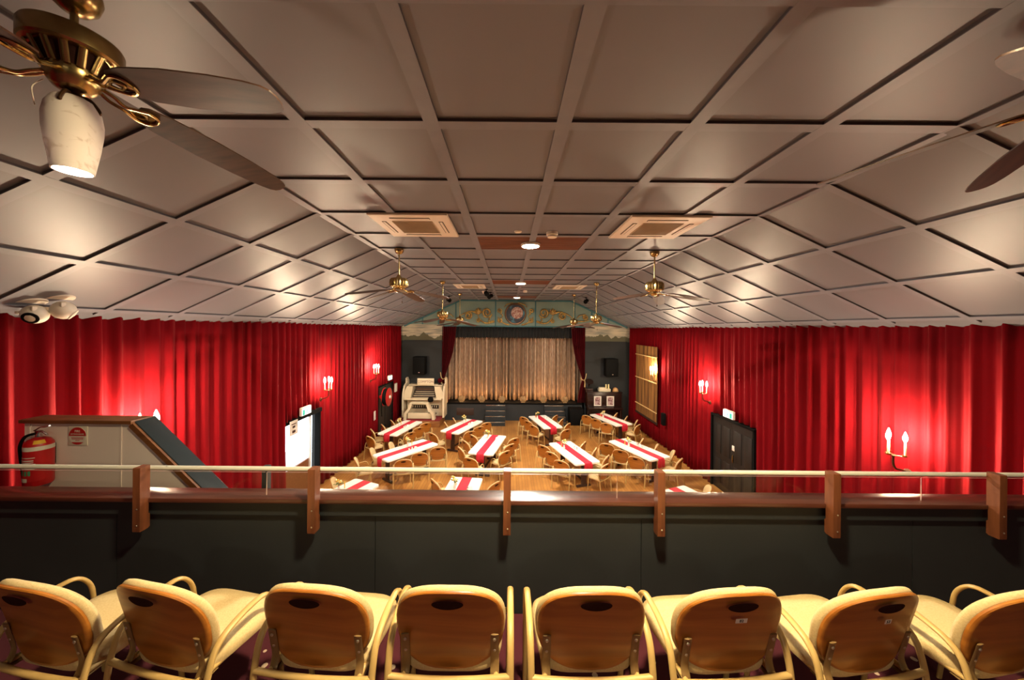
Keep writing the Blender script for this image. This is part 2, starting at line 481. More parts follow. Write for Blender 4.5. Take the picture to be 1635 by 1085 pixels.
def slopeL(d): return (CL-d, ZC-d*.4655)
def slopeR(d): return (CR+d, ZC-d*.4655)
ang = math.atan(.4655)
BW, BT = .10, .024
rows = [ROW0+ROW*k for k in range(-7, 17)]
bays = [CL+.905*k for k in range(0, 7)]
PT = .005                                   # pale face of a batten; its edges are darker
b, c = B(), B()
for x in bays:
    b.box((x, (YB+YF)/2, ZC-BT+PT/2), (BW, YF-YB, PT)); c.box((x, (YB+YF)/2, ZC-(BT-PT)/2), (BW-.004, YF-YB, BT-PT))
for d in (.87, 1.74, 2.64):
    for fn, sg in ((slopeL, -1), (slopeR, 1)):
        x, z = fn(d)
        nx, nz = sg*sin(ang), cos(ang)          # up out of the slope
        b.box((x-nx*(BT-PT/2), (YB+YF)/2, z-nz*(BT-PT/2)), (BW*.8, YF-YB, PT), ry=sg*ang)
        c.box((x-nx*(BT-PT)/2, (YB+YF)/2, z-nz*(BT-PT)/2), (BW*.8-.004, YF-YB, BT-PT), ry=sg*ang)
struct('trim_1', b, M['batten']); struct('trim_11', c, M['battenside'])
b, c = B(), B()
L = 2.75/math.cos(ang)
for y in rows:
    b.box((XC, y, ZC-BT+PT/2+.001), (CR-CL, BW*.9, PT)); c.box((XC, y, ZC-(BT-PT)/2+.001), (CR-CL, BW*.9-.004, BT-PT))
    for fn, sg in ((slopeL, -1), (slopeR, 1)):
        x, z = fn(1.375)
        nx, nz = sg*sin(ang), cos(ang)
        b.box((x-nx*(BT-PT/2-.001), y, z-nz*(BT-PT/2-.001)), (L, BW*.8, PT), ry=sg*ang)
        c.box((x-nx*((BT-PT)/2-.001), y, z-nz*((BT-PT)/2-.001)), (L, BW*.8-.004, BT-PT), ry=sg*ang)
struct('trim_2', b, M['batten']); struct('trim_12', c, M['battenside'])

# stage wall: dark wings, opening, pediment
SX0, SX1 = -3.20, 3.74
ZP = 4.50
b = B()
b.box(((XL-.2+SX0)/2, YF+.1, 1.90), (SX0-XL+.2, .2, 3.8)); b.box(((XR+.2+SX1)/2, YF+.1, 1.90), (XR+.2-SX1, .2, 3.8))
struct('wall_stage', b, M['slate'])
b = B(); b.box(((XL-.2+SX0)/2, YF+.1, 4.2), (SX0-XL+.2, .2, .8)); struct('wall_mural_left', b, M['mural_a'])
b = B(); b.box(((XR+.2+SX1)/2, YF+.1, 4.2), (XR+.2-SX1, .2, .8)); struct('wall_mural_right', b, M['mural_b'])
b = B()
b.prism([(XL-.3, 4.6), (SX0, 4.6), (SX0, ZP), (SX1, ZP), (SX1, 4.6), (XR+.3, 4.6), (XR+.3, 4.75), (CR+.2, ZC+.05), (CL-.2, ZC+.05), (XL-.3, 4.75)], YF-.02, YF+.2)
struct('wall_pediment', b, M['teal'])
b = B()
def strip(p, q, w=.07, y=YF-.035, t=.03):
    (x0, z0), (x1, z1) = p, q
    L = math.hypot(x1-x0, z1-z0); a = math.atan2(z1-z0, x1-x0)
    b.box(((x0+x1)/2, y, (z0+z1)/2), (L, t, w), ry=-a)
strip((CL, ZC-.045), (CR, ZC-.045)); strip((CL+.01, ZC-.045), (XL, ZC-.045-(CL-XL)*.4655)); strip((CR-.01, ZC-.045), (XR, ZC-.045-(XR-CR)*.4655))
strip((SX0, ZP+.03), (SX1, ZP+.03), .06)
for x, zt in ((-2.58, 5.66), (-.64, ZC-.05), (1.31, ZC-.05), (3.22, 5.68), (-3.42, 5.24), (4.06, 5.27), (-4.2, 4.9), (4.85, 4.9)):
    zb = ZP if SX0 < x < SX1 else 4.6
    strip((x, zb), (x, zt), .06)
struct('trim_3', b, M['tealdark'])
b = B()
b.box(((XL+SX0)/2, YF-.02, 3.80), (SX0-XL, .05, .05)); b.box(((XR+SX1)/2, YF-.02, 3.80), (XR-SX1, .05, .05))
struct('trim_4', b, M['slate'])

# stage: front, deck, inner box
b = B(); b.box(((SX0+SX1)/2-.05, YF-.14, .39), (SX1-SX0-.25, .28, .78)); struct('wall_stage_front', b, M['balcony'])
b = B(); b.box(((SX0+SX1)/2-.05, YF-.12, .80), (SX1-SX0-.2, .36, .05), .01); b.box(((SX0+SX1)/2, YF+1.35, .80), (SX1-SX0+1.2, 2.6, .05)); struct('floor_stage', b, M['black'])
b = B(); b.box(((SX0+SX1)/2, YF+2.7, 2.6), (SX1-SX0+1.2, .1, 5.2)); b.box((SX0-.65, YF+1.45, 2.6), (.1, 2.5, 5.2)); b.box((SX1+.65, YF+1.45, 2.6), (.1, 2.5, 5.2)); b.box(((SX0+SX1)/2, YF+1.45, 5.2), (SX1-SX0+1.2, 2.5, .1))
struct('wall_stage_inner', b, M['black'])

# ---- balcony front: wall panels, recessed fascia, timber ledge
b = B()
for x0, x1 in ((XL, -2.62), (-2.615, -.885), (-.88, .90), (.905, 2.72), (2.725, XR)):
    b.box(((x0+x1)/2, 2.335, 2.82), (x1-x0, .09, .68))
struct('wall_balcony', b, M['balcony'])
b = B(); b.box(((XL+XR)/2, 2.318, 3.20), (XR-XL, .105, .095)); b.box(((XL+XR)/2, 2.345, 3.155), (XR-XL, .07, .02)); struct('trim_5', b, M['balcony'])
b = B(); b.box(((XL+XR)/2, 2.305, 3.262), (XR-XL, .155, .030), .006); struct('trim_6', b, M['ledge'])

# ---- hall doors
b = B(); b.box((XL-.12, 7.87, 1.06), (.12, .06, 2.12)); b.box((XL-.12, 9.39, 1.06), (.12, .06, 2.12)); b.box((XL-.10, 8.63, 2.15), (.14, 1.6, .10))
d1 = struct('door_1', b, M['black'])
b = B(); b.box((XL-.13, 9.02, 1.05), (.05, .05, 2.1)); obj('mullion', b, M['signwhite'], d1)
b = B(); b.box((XL-.16, 8.46, .48), (.04, 1.08, .96)); obj('lower_panel', b, M['trimwood'], d1)
b = B(); b.box((XL-1.8, 8.6, -.06), (3.0, 7.0, .08)); struct('ground_outside', b, M['concrete'])
b = B(); b.box((XL-2.9, 8.6, 1.6), (.1, 7.0, 3.4)); struct('wall_outside', b, M['concrete'])
b = B(); b.box((XL-.14, 14.46, 1.0), (.06, 1.68, 2.0)); b.box((XL-.10, 14.46, 1.0), (.03, .03, 2.0)); d2 = struct('door_2', b, M['door'])
b = B(); b.box((XL-.10, 13.6, 1.02), (.1, .05, 2.05)); b.box((XL-.10, 15.32, 1.02), (.1, .05, 2.05)); b.box((XL-.10, 14.46, 2.03), (.1, 1.7, .06)); obj('door_frame', b, M['black'], d2)
b = B()
for y0, y1 in ((8.15, 8.965), (8.975, 9.80)):
    b.box((XR+.13, (y0+y1)/2, 1.0), (.05, y1-y0, 2.0))
    for yy in (y0+.22, y1-.22):
        for z0, z1 in ((.18, .85), (1.0, 1.80)):
            b.box((XR+.10, yy, (z0+z1)/2), (.02, .27, z1-z0), .008)
d3 = struct('door_3', b, M['door'])
b = B(); b.box((XR+.085, 8.90, 1.34), (.012, .09, .13), .003); obj('door_notice', b, M['signwhite'], d3)
b = B(); b.box((XR+.09, 8.93, 1.05), (.03, .03, .20), .01); obj('door_handle', b, M['brass'], d3)
b = B(); b.box((XR+.10, 8.13, 1.01), (.1, .05, 2.03)); b.box((XR+.10, 9.82, 1.01), (.1, .05, 2.03)); b.box((XR+.10, 8.975, 2.03), (.1, 1.74, .06)); obj('door_frame', b, M['black'], d3)

# ================================================================ CURTAINS
def pleats(y, seed):
    """depth of the folds along a drop, irregular"""
    w = .50*sin(y*2.1+seed)+.36*sin(y*5.3+seed*2.3)+.20*sin(y*9.1+seed)
    s = sin(2*pi*y/.235 + 2.2*w)
    f = .5+.5*s
    f = f**1.7
    return f*(.098+.035*sin(y*1.7+seed*1.1)) + .012*sin(2*pi*y/.09+seed+2*w)

def curtain(name, label, x, side, y0, y1, z0, z1, seed, group=None, m=None):
    ny = max(6, int((y1-y0)/.018)); nz = 9
    loops = []
    for layer in (0, 1):
        pass
    vv, ff = [], []
    for i in range(nz):
        t = i/(nz-1); z = z0+(z1-z0)*t
        for j in range(ny+1):
            y = y0+(y1-y0)*j/ny
            drift = .05*sin(seed+3*t+y*.6)*(1-t)
            q = pleats(y+drift, seed)*(.75+.35*(1-t))
            if t > .985: q *= .9
            zz = z + (.012*sin(2*pi*y/.235) if i == nz-1 else 0)
            vv.append((x+side*(.14-q), y, zz))
    n = ny+1
    for i in range(nz-1):
        for j in range(ny): ff.append((i*n+j, i*n+j+1, (i+1)*n+j+1, (i+1)*n+j))
    b = B().add(vv, ff)
    o = obj(name, b, m or M['curtain'], angle=80)
    sol = o.modifiers.new('thickness', 'SOLIDIFY'); sol.thickness = .004; sol.offset = 0
    tag(o, label, 'curtain', group)
    return o
GC = 'red velvet wall curtains'
ZT = 4.545
curtain('wall_curtain', 'red velvet curtain running from beside the balcony to the bright left doorway', XL, -1, -5.1, 7.86, .02, ZT, 1.0, GC)
curtain('wall_curtain', 'short red curtain hanging above the bright left doorway', XL, -1, 7.87, 9.38, 2.20, ZT, 1.0, GC)
curtain('wall_curtain', 'red curtain between the bright left doorway and the hose reel', XL, -1, 9.39, 13.60, .02, ZT, 1.0, GC)
curtain('wall_curtain', 'short red curtain hanging above the dark door with the hose reel', XL, -1, 13.61, 15.30, 2.06, ZT, 1.0, GC)
curtain('wall_curtain', 'narrow red curtain in the corner behind the white organ', XL, -1, 15.31, 16.62, .02, ZT, 1.0, GC)
curtain('wall_curtain', 'red velvet curtain running from beside the balcony to the dark double door', XR, 1, -5.1, 8.12, .02, ZT, 2.2, GC)
curtain('wall_curtain', 'short red curtain hanging above the dark double door', XR, 1, 8.13, 9.82, 2.08, ZT, 2.2, GC)
curtain('wall_curtain', 'red curtain from the dark double door to the stage wall, behind the bamboo blind', XR, 1, 9.83, 16.62, .02, ZT, 2.2, GC)

# gold stage curtain
vv, ff = [], []
nx, nz = 420, 10
for i in range(nz):
    t = i/(nz-1)
    for j in range(nx+1):
        x = -3.3+7.14*j/nx
        w = .5*sin(x*1.9)+.35*sin(x*4.7+1)
        q = (.085+.03*sin(x*1.3+2))*sin(2*pi*x/.21+3.2*w)+.05*sin(2*pi*x/.57+2*w)+.012*sin(2*pi*x/.08+w)
        flare = 1.0+.5*(1-t)
        vv.append((x, YF+.62+q*flare, .83+(4.45-.83)*t))
n = nx+1
for i in range(nz-1):
    for j in range(nx): ff.append((i*n+j, i*n+j+1, (i+1)*n+j+1, (i+1)*n+j))
o = obj('stage_curtain', B().add(vv, ff), M['gold'], angle=80)
sol = o.modifiers.new('thickness', 'SOLIDIFY'); sol.thickness = .004; sol.offset = 0
tag(o, 'shimmering gold house curtain closed across the stage', 'curtain')

# black pelmet over the opening
vv, ff = [], []
nx = 300
for i, z in enumerate((3.96, 4.1, 4.3, 4.50)):
    for j in range(nx+1):
        x = -2.75+6.05*j/nx
        zz = z + (.02*sin(2*pi*x/.11) if i == 0 else 0)
        vv.append((x, YF+.16+.03*sin(2*pi*x/.16), zz))
n = nx+1
for i in range(3):
    for j in range(nx): ff.append((i*n+j, i*n+j+1, (i+1)*n+j+1, (i+1)*n+j))
o = obj('stage_pelmet', B().add(vv, ff), M['blackcloth'], angle=80)
sol = o.modifiers.new('thickness', 'SOLIDIFY'); sol.thickness = .006; sol.offset = 0
tag(o, 'black pelmet hanging above the gold stage curtain', 'pelmet')

# tied-back dark red tabs at each side of the stage
def tab(outer, side, label):
    r = thing('stage_tab', label, 'curtain', (outer, YF-.05, .84), 0, 'tied back stage tabs')
    vv, ff = [], []
    nx = 60; zs = [0, .35, .7, 1.0, 1.13, 1.25, 1.5, 1.9, 2.4, 3.0, 3.66]
    wd = [.34, .30, .24, .16, .12, .15, .24, .38, .52, .62, .68]
    for z, w in zip(zs, wd):
        for j in range(nx+1):
            u = j/nx
            amp = .035+.02*w
            vv.append((side*(u*w+.02), amp*sin(u*2*pi*7)+.03*sin(u*9), z))
    n = nx+1
    for i in range(len(zs)-1):
        for j in range(nx): ff.append((i*n+j, i*n+j+1, (i+1)*n+j+1, (i+1)*n+j))
    o = obj('drape', B().add(vv, ff), M['tab'], r, angle=80)
    sol = o.modifiers.new('thickness', 'SOLIDIFY'); sol.thickness = .006; sol.offset = 0
    b = B(); b.tube(smooth([(side*-.06, .02, 1.42), (side*.0, -.06, 1.2), (side*.08, -.09, 1.11), (side*.17, -.05, 1.14), (side*.2, .03, 1.2)]), .018)
    b.tube(smooth([(side*.05, -.09, 1.11), (side*.03, -.10, .95), (side*.04, -.09, .78)]), [.02]*6+[.03]*7)
    obj('tie_back', b, M['bamboolight'], r)
tab(-3.25, 1, 'dark red tab curtain tied back beside the white organ')
tab(3.76, -1, 'dark red tab curtain tied back beside the dark piano')

# ================================================================ CHAIRS
def back_outline(n=44, off=0.0):
    pts = []
    for k in range(n):
        a = 2*pi*k/n
        ca, sa = cos(a), sin(a)
        e = 2/2.4 if sa >= 0 else 2/3.3
        x = (.230+off)*math.copysign(abs(ca)**e, ca)
        z = .620 + ((.202+off) if sa >= 0 else (.192+off))*math.copysign(abs(sa)**e, sa)
        if z < .620: x *= 1-.13*(min(1, (.620-z)/.212))**1.6
        pts.append((x, z))
    return pts
def back_y(x, z):
    return -.205-(z-.42)*math.tan(R(13))+.045*(x/.22)**2
def back_loop(off, dy, n=44):
    return [(x, back_y(x, z)+dy, z+.0) for x, z in back_outline(n, off)]

def make_chair(name, label, cat, group):
    t = thing(name, label, cat, (0,0,0), 0, group)
    # seat cushion: rounded square
    def ring(s, z, k=40):
        L = []
        for j in range(k):
            a = 2*pi*j/k
            e = 2/4.5
            x = (.228+s)*math.copysign(abs(cos(a))**e, cos(a)); y = -.012+(.200+s)*math.copysign(abs(sin(a))**e, sin(a))
            x *= 1+.05*(y+.012)/.2
            L.append((x, y, z+.012*(y > .06)*((y-.06)/.13)*-1))
        return L
    b = B(); b.loft([ring(-.025, .398), ring(-.005, .402), ring(0, .420), ring(-.004, .446), ring(-.022, .466), ring(-.07, .476), ring(-.15, .478)])
    obj('seat', b, M['cream'], t, 60)
    b = B(); b.loft([back_loop(-.010, -.016), back_loop(.001, -.016), back_loop(.005, -.012), back_loop(.005, -.004), back_loop(.001, 0)])
    sh = obj('back_shell', b, M['wood'], t, 35)
    b = B(); b.loft([back_loop(-.001, -.001), back_loop(.006, .003), back_loop(.011, .014), back_loop(.010, .022), back_loop(.002, .033), back_loop(-.03, .040), back_loop(-.09, .043)])
    obj('back_cushion', b, M['cream'], t, 60)
    b = B()
    E_ = lambda s, dy: [((.066*s*cos(2*pi*k/28)), back_y(.066*s*cos(2*pi*k/28), .766+.023*s*sin(2*pi*k/28))+dy, .766+.023*s*sin(2*pi*k/28)) for k in range(28)]
    b.loft([E_(1.0, -.0175), E_(.85, -.0172), E_(.80, -.0165)])
    obj('hand_hole', b, M['handhole'], sh, 30)
    b = B()
    for s in (-1, 1):
        x = s*.193
        pth = fillet([(x, back_y(x, .585)-.021, .585), (x, back_y(x, .46)-.021, .44), (x, -.235, .385), (x, -.15, .390)], .05)
        br = B().tube(pth, .018, .004, 8, ref=(1, 0, 0))
        o = obj('back_bracket', br, M['bracket'], t, 30)
        for z in (.562, .505):
            q = B().sphere((x, back_y(x, z)-.026, z), .0075, 8, 6, (1, .6, 1))
            obj('bolt', q, M['bolt'], o, 60)
    for s in (-1, 1):
        x = s*.262
        pth = fillet([(x*.98, -.285, 0), (x, -.245, .42), (x, -.205, .550), (x, -.09, .590), (x, .035, .595), (x, .090, .520), (x*.98, .145, 0)], .07)
        b = B().tube(pth, .0155, .0095, 10, ref=(1, 0, 0))
        obj('arm_frame', b, M['tan'], t, 60)
    b = B()
    b.tube(smooth([(-.258, -.243, .416), (-.15, -.243, .406), (0, -.243, .401), (.15, -.243, .406), (.258, -.243, .416)], 6), .013, n=8)
    b.tube([(-.262, .112, .41), (.262, .112, .41)], .012, n=8)
    for s in (-1, 1): b.tube([(s*.20, -.235, .404), (s*.20, .12, .400)], .012, n=8)
    obj('seat_frame', b, M['tan'], t, 60)
    return t

GB = 'armchairs in a row behind the balcony front'
chair0 = make_chair('armchair', '', 'chair', GB)
balc = [(-1.98, -9, 'leftmost chair of the balcony row, partly cut off by the picture edge'),
        (-1.45, -11, 'second balcony chair from the left, plain wooden back with empty hand hole'),
        (-.81, -4, 'third balcony chair from the left, plain wooden back without number sticker'),
        (-.242, 0, 'balcony chair just left of the narrow carpet gap'),
        (.366, 1, 'balcony chair just right of the narrow carpet gap'),
        (.955, 4, 'balcony chair whose wooden back carries the wide sticker reading 82'),
        (1.545, 8, 'balcony chair whose wooden back carries the small sticker reading 53'),
        (2.16, 9, 'rightmost chair of the balcony row, partly cut off by the picture edge')]
bchairs = []
for i, (x, rz, lab) in enumerate(balc):
    if i == 0:
        c = chair0; c.location = (x, 1.70, 2.5); c.rotation_euler = (0, 0, R(rz)); c['label'] = lab
    else:
        c = dup(chair0, (x, 1.70, 2.5), R(rz), lab, GB)
    bchairs.append(c)
for c, body, w, x in ((bchairs[5], '82', .050, .0), (bchairs[6], '53', .030, .0)):
    z = .700
    tilt = R(13)
    b = B().box((0, 0, 0), (w, .0012, .022))
    o = obj('number_sticker', b, M['signwhite'], c)
    o.location = (x, back_y(x, z)-.0172, z); o.rotation_euler = (tilt, 0, 0)
    text('sticker_number', body, .019, M['black'], o, (0, -.0009, 0), (R(90), 0, 0))

# ================================================================ TABLES
def make_table(label):
    t = thing('dining_table', label, 'table', (0,0,0), 0, 'long dining tables in the hall')
    def ring(s, z):
        pts = []
        L, W, r = .91+s, .385+s, .055
        for cx, cy, a0 in ((W-r, L-r, 0), (-(W-r), L-r, 90), (-(W-r), -(L-r), 180), (W-r, -(L-r), 270)):
            for k in range(7):
                a = R(a0+15*k); pts.append((cx+r*cos(a), cy+r*sin(a), z))
        return pts
    b = B().loft([ring(-.006, .700), ring(0, .704), ring(0, .742), ring(-.006, .750)])
    obj('tabletop', b, M['white'], t, 30)
    for s in (-1, 1):
        b = B(); b.box((0, s*.66, .37), (.15, .05, .66), .01); b.box((0, s*.66, .03), (.44, .07, .06), .015); b.box((0, s*.66, .685), (.5, .06, .03), .006)
        obj('leg', b, M['leg'], t, 30)
    b = B().box((0, 0, .16), (.05, 1.30, .05), .008)
    obj('stretcher', b, M['leg'], t, 30)
    return t

def make_runner(label):
    prof = [(-.925, .50), (-.925, .70), (-.915, .7525), (-.86, .7535), (0, .7530), (.86, .7535), (.915, .7525), (.925, .70), (.925, .55)]
    path = fillet([(0, y, z) for y, z in prof], .02, 3)
    vv, ff = [], []
    for i, p in enumerate(path):
        for j in range(7):
            u = -1+2*j/6
            w = .118+(.012*sin(i*.9)*(abs(p.y) > .91))
            vv.append((u*w, p.y+(.012*sin(u*5)*(1 if p.z < .7 else 0)), p.z+.0))
    for i in range(len(path)-1):
        for j in range(6): ff.append((i*7+j, i*7+j+1, (i+1)*7+j+1, (i+1)*7+j))
    o = obj('table_runner', B().add(vv, ff), M['runner'], angle=80)
    sol = o.modifiers.new('thickness', 'SOLIDIFY'); sol.thickness = .003; sol.offset = 0
    return tag(o, label, 'table runner', 'crimson table runners')

def make_vase(label):
    t = thing('flower_vase', label, 'vase', (0,0,0), 0, 'small flower vases on the tables')
    b = B().lathe([(.018, 0), (.030, .01), (.034, .05), (.022, .09), (.020, .115), (.025, .13)], 14)
    obj('vase_body', b, M['vase'], t)
    b = B(); f = B(); y = B()
    rnd = random.Random(3)
    for k in range(9):
        a = k*2.4; r = .03+.045*rnd.random(); h = .19+.10*rnd.random()
        b.tube(smooth([(0, 0, .11), (.4*r*cos(a), .4*r*sin(a), .5*h+.05), (r*cos(a), r*sin(a), h)], 3), .003, n=5)
        (f if k % 3 else y).sphere((r*cos(a), r*sin(a), h), .026, 8, 6, (1, 1, .7))
        b.sphere((1.3*r*cos(a+.7), 1.3*r*sin(a+.7), h-.05), .024, 6, 4, (1, .5, .35))
    obj('stems', b, M['leaf'], t); obj('flowers', f, M['flower'], t); obj('yellow_flowers', y, M['yflower'], t)
    return t

def make_shaker(label):
    t = thing('salt_shaker', label, 'shaker', (0,0,0), 0, 'white shakers on the tables')
    obj('shaker_body', B().lathe([(.022, 0), (.024, .01), (.018, .06), (.016, .075)], 12), M['vase'], t)
    obj('shaker_cap', B().lathe([(.017, .075), (.017, .086), (.008, .094)], 12), M['chrome'], t)
    return t
def make_napkin(label):
    t = obj('folded_napkin', B().loft([[(-.05, -.03, 0), (.05, -.03, 0), (.05, .03, 0), (-.05, .03, 0)], [(-.04, -.004, .075), (.04, -.004, .075), (.04, .004, .075), (-.04, .004, .075)]]), M['white'])
    return tag(t, label, 'napkin', 'folded napkins on the tables')
def make_candle(label):
    t = thing('table_candle', label, 'candle', (0,0,0), 0, 'short table candles')
    obj('candle_dish', B().lathe([(.030, 0), (.034, .006), (.020, .012)], 14), M['vase'], t)
    obj('candle_stick', B().lathe([(.011, .012), (.011, .16), (.003, .166)], 10), M['yflower'], t)
    return t

# (name in labels, centre x, y, length direction in degrees, chairs wall side / aisle side / near end, position of the vase along the table, more words)
TABLES = [
 ('white back-row table before the organ', -3.93, 12.60, 76, (1,1,1), (1,1,1), 1, .10),
 ('back-row table before the left stage steps', -1.70, 12.86, 66, (1,1,0), (1,1,1), 1, .35),
 ('second-row table beside the left curtain', -3.04, 10.32, 53, (1,1,1), (1,1,1), 1, .15),
 ('second-row table left of the aisle', -.61, 10.86, 78, (1,1,1), (1,1,1), 1, .50),
 ('back-row table before the right stage steps', 1.47, 13.58, 105, (1,1,1), (1,1,1), 1, .42),
 ('back-row table before the dark piano', 4.20, 14.02, 110, (1,1,1), (1,1,1), 1, .25),
 ('second-row table right of the aisle', 1.95, 10.22, 107, (1,1,1), (1,1,1), 1, .25),
 ('second-row table beside the right curtain', 4.02, 10.56, 113, (1,1,1), (1,1,1), 1, .20),
 ('front-row table left of the aisle', -1.06, 7.48, 85, (1,0,0), (1,0,0), 0, .28),
 ('front-row table near the left curtain', -3.70, 7.30, 66, (1,0,0), (1,0,0), 0, .25),
 ('front-row table near the right curtain', 4.18, 7.08, 113, (1,0,0), (0,0,0), 0, None),
 ('front-row table right of the aisle, hidden by the ledge', 1.72, 6.74, 104, (0,0,0), (0,0,0), 0, None),
]
GH = 'armchairs around the hall tables'
PX = (.62, .0, -.62)
PN = ('stage-end', 'middle', 'balcony-end')
def hall_chair(tx, ty, ang, lx, ly, lrz, lab):
    """lx across the table, ly along it; lrz turn of the chair so that it faces the table"""
    a = R(ang-90)
    x = tx+lx*cos(a)-ly*sin(a); y = ty+lx*sin(a)+ly*cos(a)
    return dup(chair0, (x, y, 0), a+lrz, lab, GH)
table0 = runner0 = vase0 = shaker0 = napkin0 = candle0 = None
rnd = random.Random(11)
for k, (nm, tx, ty, ang, ws, asd, ne, vp) in enumerate(TABLES):
    a = R(ang-90)
    lab_t = ('long ' if not nm.startswith('white') else 'long ')+nm.replace('table', 'dining table', 1)
    if k == 0: table0 = t = make_table(lab_t); t.location = (tx, ty, 0); t.rotation_euler = (0, 0, a)
    else: t = dup(table0, (tx, ty, 0), a, lab_t)
    lab_r = 'crimson runner along the '+nm.replace('white ', '')
    if k == 0: runner0 = r = make_runner(lab_r)
    else: r = runner0.copy(); COL.objects.link(r); r['label'] = lab_r
    r.location = (tx, ty, 0); r.rotation_euler = (0, 0, a)
    wall_left = tx < XC
    sw = -1 if wall_left else 1
    for side, flags, nms in ((sw, ws, 'wall-side'), (-sw, asd, 'aisle-side')):
        for p, on in enumerate(flags):
            if not on: continue
            jit = rnd.uniform(-.015, .015); jr = rnd.uniform(-.10, .10)
            hall_chair(tx, ty, ang, side*(.53+rnd.uniform(-.03, .03)), PX[p]+jit+.08, side*(R(90)-R(47 if side == sw else 36))+jr,
                       'wooden-backed armchair, '+PN[p]+' '+nms+' seat, '+nm.replace('white ', ''))
    if ne:
        hall_chair(tx, ty, ang, sw*(.22 if abs(tx) > 1 else .10)+rnd.uniform(-.03, .03), -1.20 if tx < 1.5 else -1.03, sw*R(22 if abs(tx) > 1 else 8)+rnd.uniform(-.08, .08), 'wooden-backed armchair at the balcony end of the '+nm.replace('white ', ''))
    if vp is not None:
        def at(lx, ly): return (tx+lx*cos(a)-ly*sin(a), ty+lx*sin(a)+ly*cos(a), .7505)
        short = nm.replace('white ', '')
        lv = 'small vase of cream flowers on the '+short
        if vase0 is None: vase0 = v = make_vase(lv); v.location = at(-.16, vp)
        else: v = dup(vase0, at(-.16, vp), k*1.1, lv)
        for q, (dx, dy) in enumerate(((.155, -.08), (.17, -.20))):
            ls = 'white shaker %s the vase on the %s' % ('nearer to' if q == 0 else 'farther from', short)
            if shaker0 is None: shaker0 = s = make_shaker(ls); s.location = at(dx, vp+dy)
            else: dup(shaker0, at(dx, vp+dy), 0, ls)
        lc = 'short yellow candle beside the vase on the '+short
        if candle0 is None: candle0 = make_candle(lc); candle0.location = at(-.17, vp+.16)
        else: dup(candle0, at(-.17, vp+.16), 0, lc)
        ln = 'folded white napkin on the '+short
        if napkin0 is None: napkin0 = n_ = make_napkin(ln)
        else: n_ = napkin0.copy(); COL.objects.link(n_); n_['label'] = ln
        n_.location = at(.20, vp+.02); n_.rotation_euler = (0, 0, a+.4)

# ================================================================ BALCONY RAIL
GP = 'timber posts of the balcony handrail'
post_x = [-2.365, -1.25, 0.0, .985, 2.105, 3.165]
plab = ['leftmost timber rail post, in front of the white stair wall', 'timber rail post just below the bright left doorway', 'timber rail post in the middle of the balcony front',
        'timber rail post in front of the table near the right curtain', 'timber rail post left of the near right wall lamp', 'rightmost timber rail post, at the picture edge']
for i, x in enumerate(post_x):
    t = thing('rail_post', plab[i], 'post', (x, 2.20, 3.08), 0, GP)
    o = B()
    poly = [(-.018, 0), (.030, 0), (.030, .06), (.022, .10), (.022, .165), (.030, .20), (.030, .418), (-.018, .418), (-.018, .205), (-.018, .17), (-.020, .12)]
    b = B()
    b.loft([[(-.0235, y+.026, z) for y, z in poly], [(-.0205, y+.026, z) for y, z in [(p[0]*.9, p[1]) for p in poly]]], cap=True) if False else None
    b.prism([(-.022+.0, .004), (.026, .004), (.038, .012), (.038, .095), (.030, .10), (.030, .17), (.038, .18), (.038, .412), (-.022, .412), (-.024, .405), (-.024, .012)], -.0235, .0235, 'x')
    obj('post_body', b, M['post'], t, 30)
    for z in (.045, .150):
        obj('bolt', B().sphere((.004, -.025, z), .0055, 8, 6, (1, .6, 1)), M['bolt'], t, 60)
b = B().tube([(XL+.02, 2.252, 3.466), (XR-.02, 2.252, 3.466)], .0145, n=14)
tag(obj('handrail', b, M['rail'], angle=60), 'long round pale handrail along the top of the balcony posts', 'handrail')
GA = 'clear panels below the handrail'
pan = [(-5.0, -1.62, 'clear acrylic panel before the white stair wall and fire extinguisher'), (-1.61, .725, 'clear acrylic panel before the tables at left and centre'),
       (.735, 2.76, 'clear acrylic panel between the aisle and the near right wall lamp'), (2.77, 5.6, 'clear acrylic panel at the right picture edge')]
for x0, x1, lab in pan:
    t = thing('acrylic_panel', lab, 'panel', ((x0+x1)/2, 2.285, 3.277), 0, GA)
    obj('clear_sheet', B().box((0, 0, .076), (x1-x0, .004, .152)), M['acrylic'], t)
    obj('polished_edge', B().box((0, 0, .1525), (x1-x0, .0042, .0015)).box((-(x1-x0)/2, 0, .076), (.002, .0042, .152)), M['acrylicedge'], t)

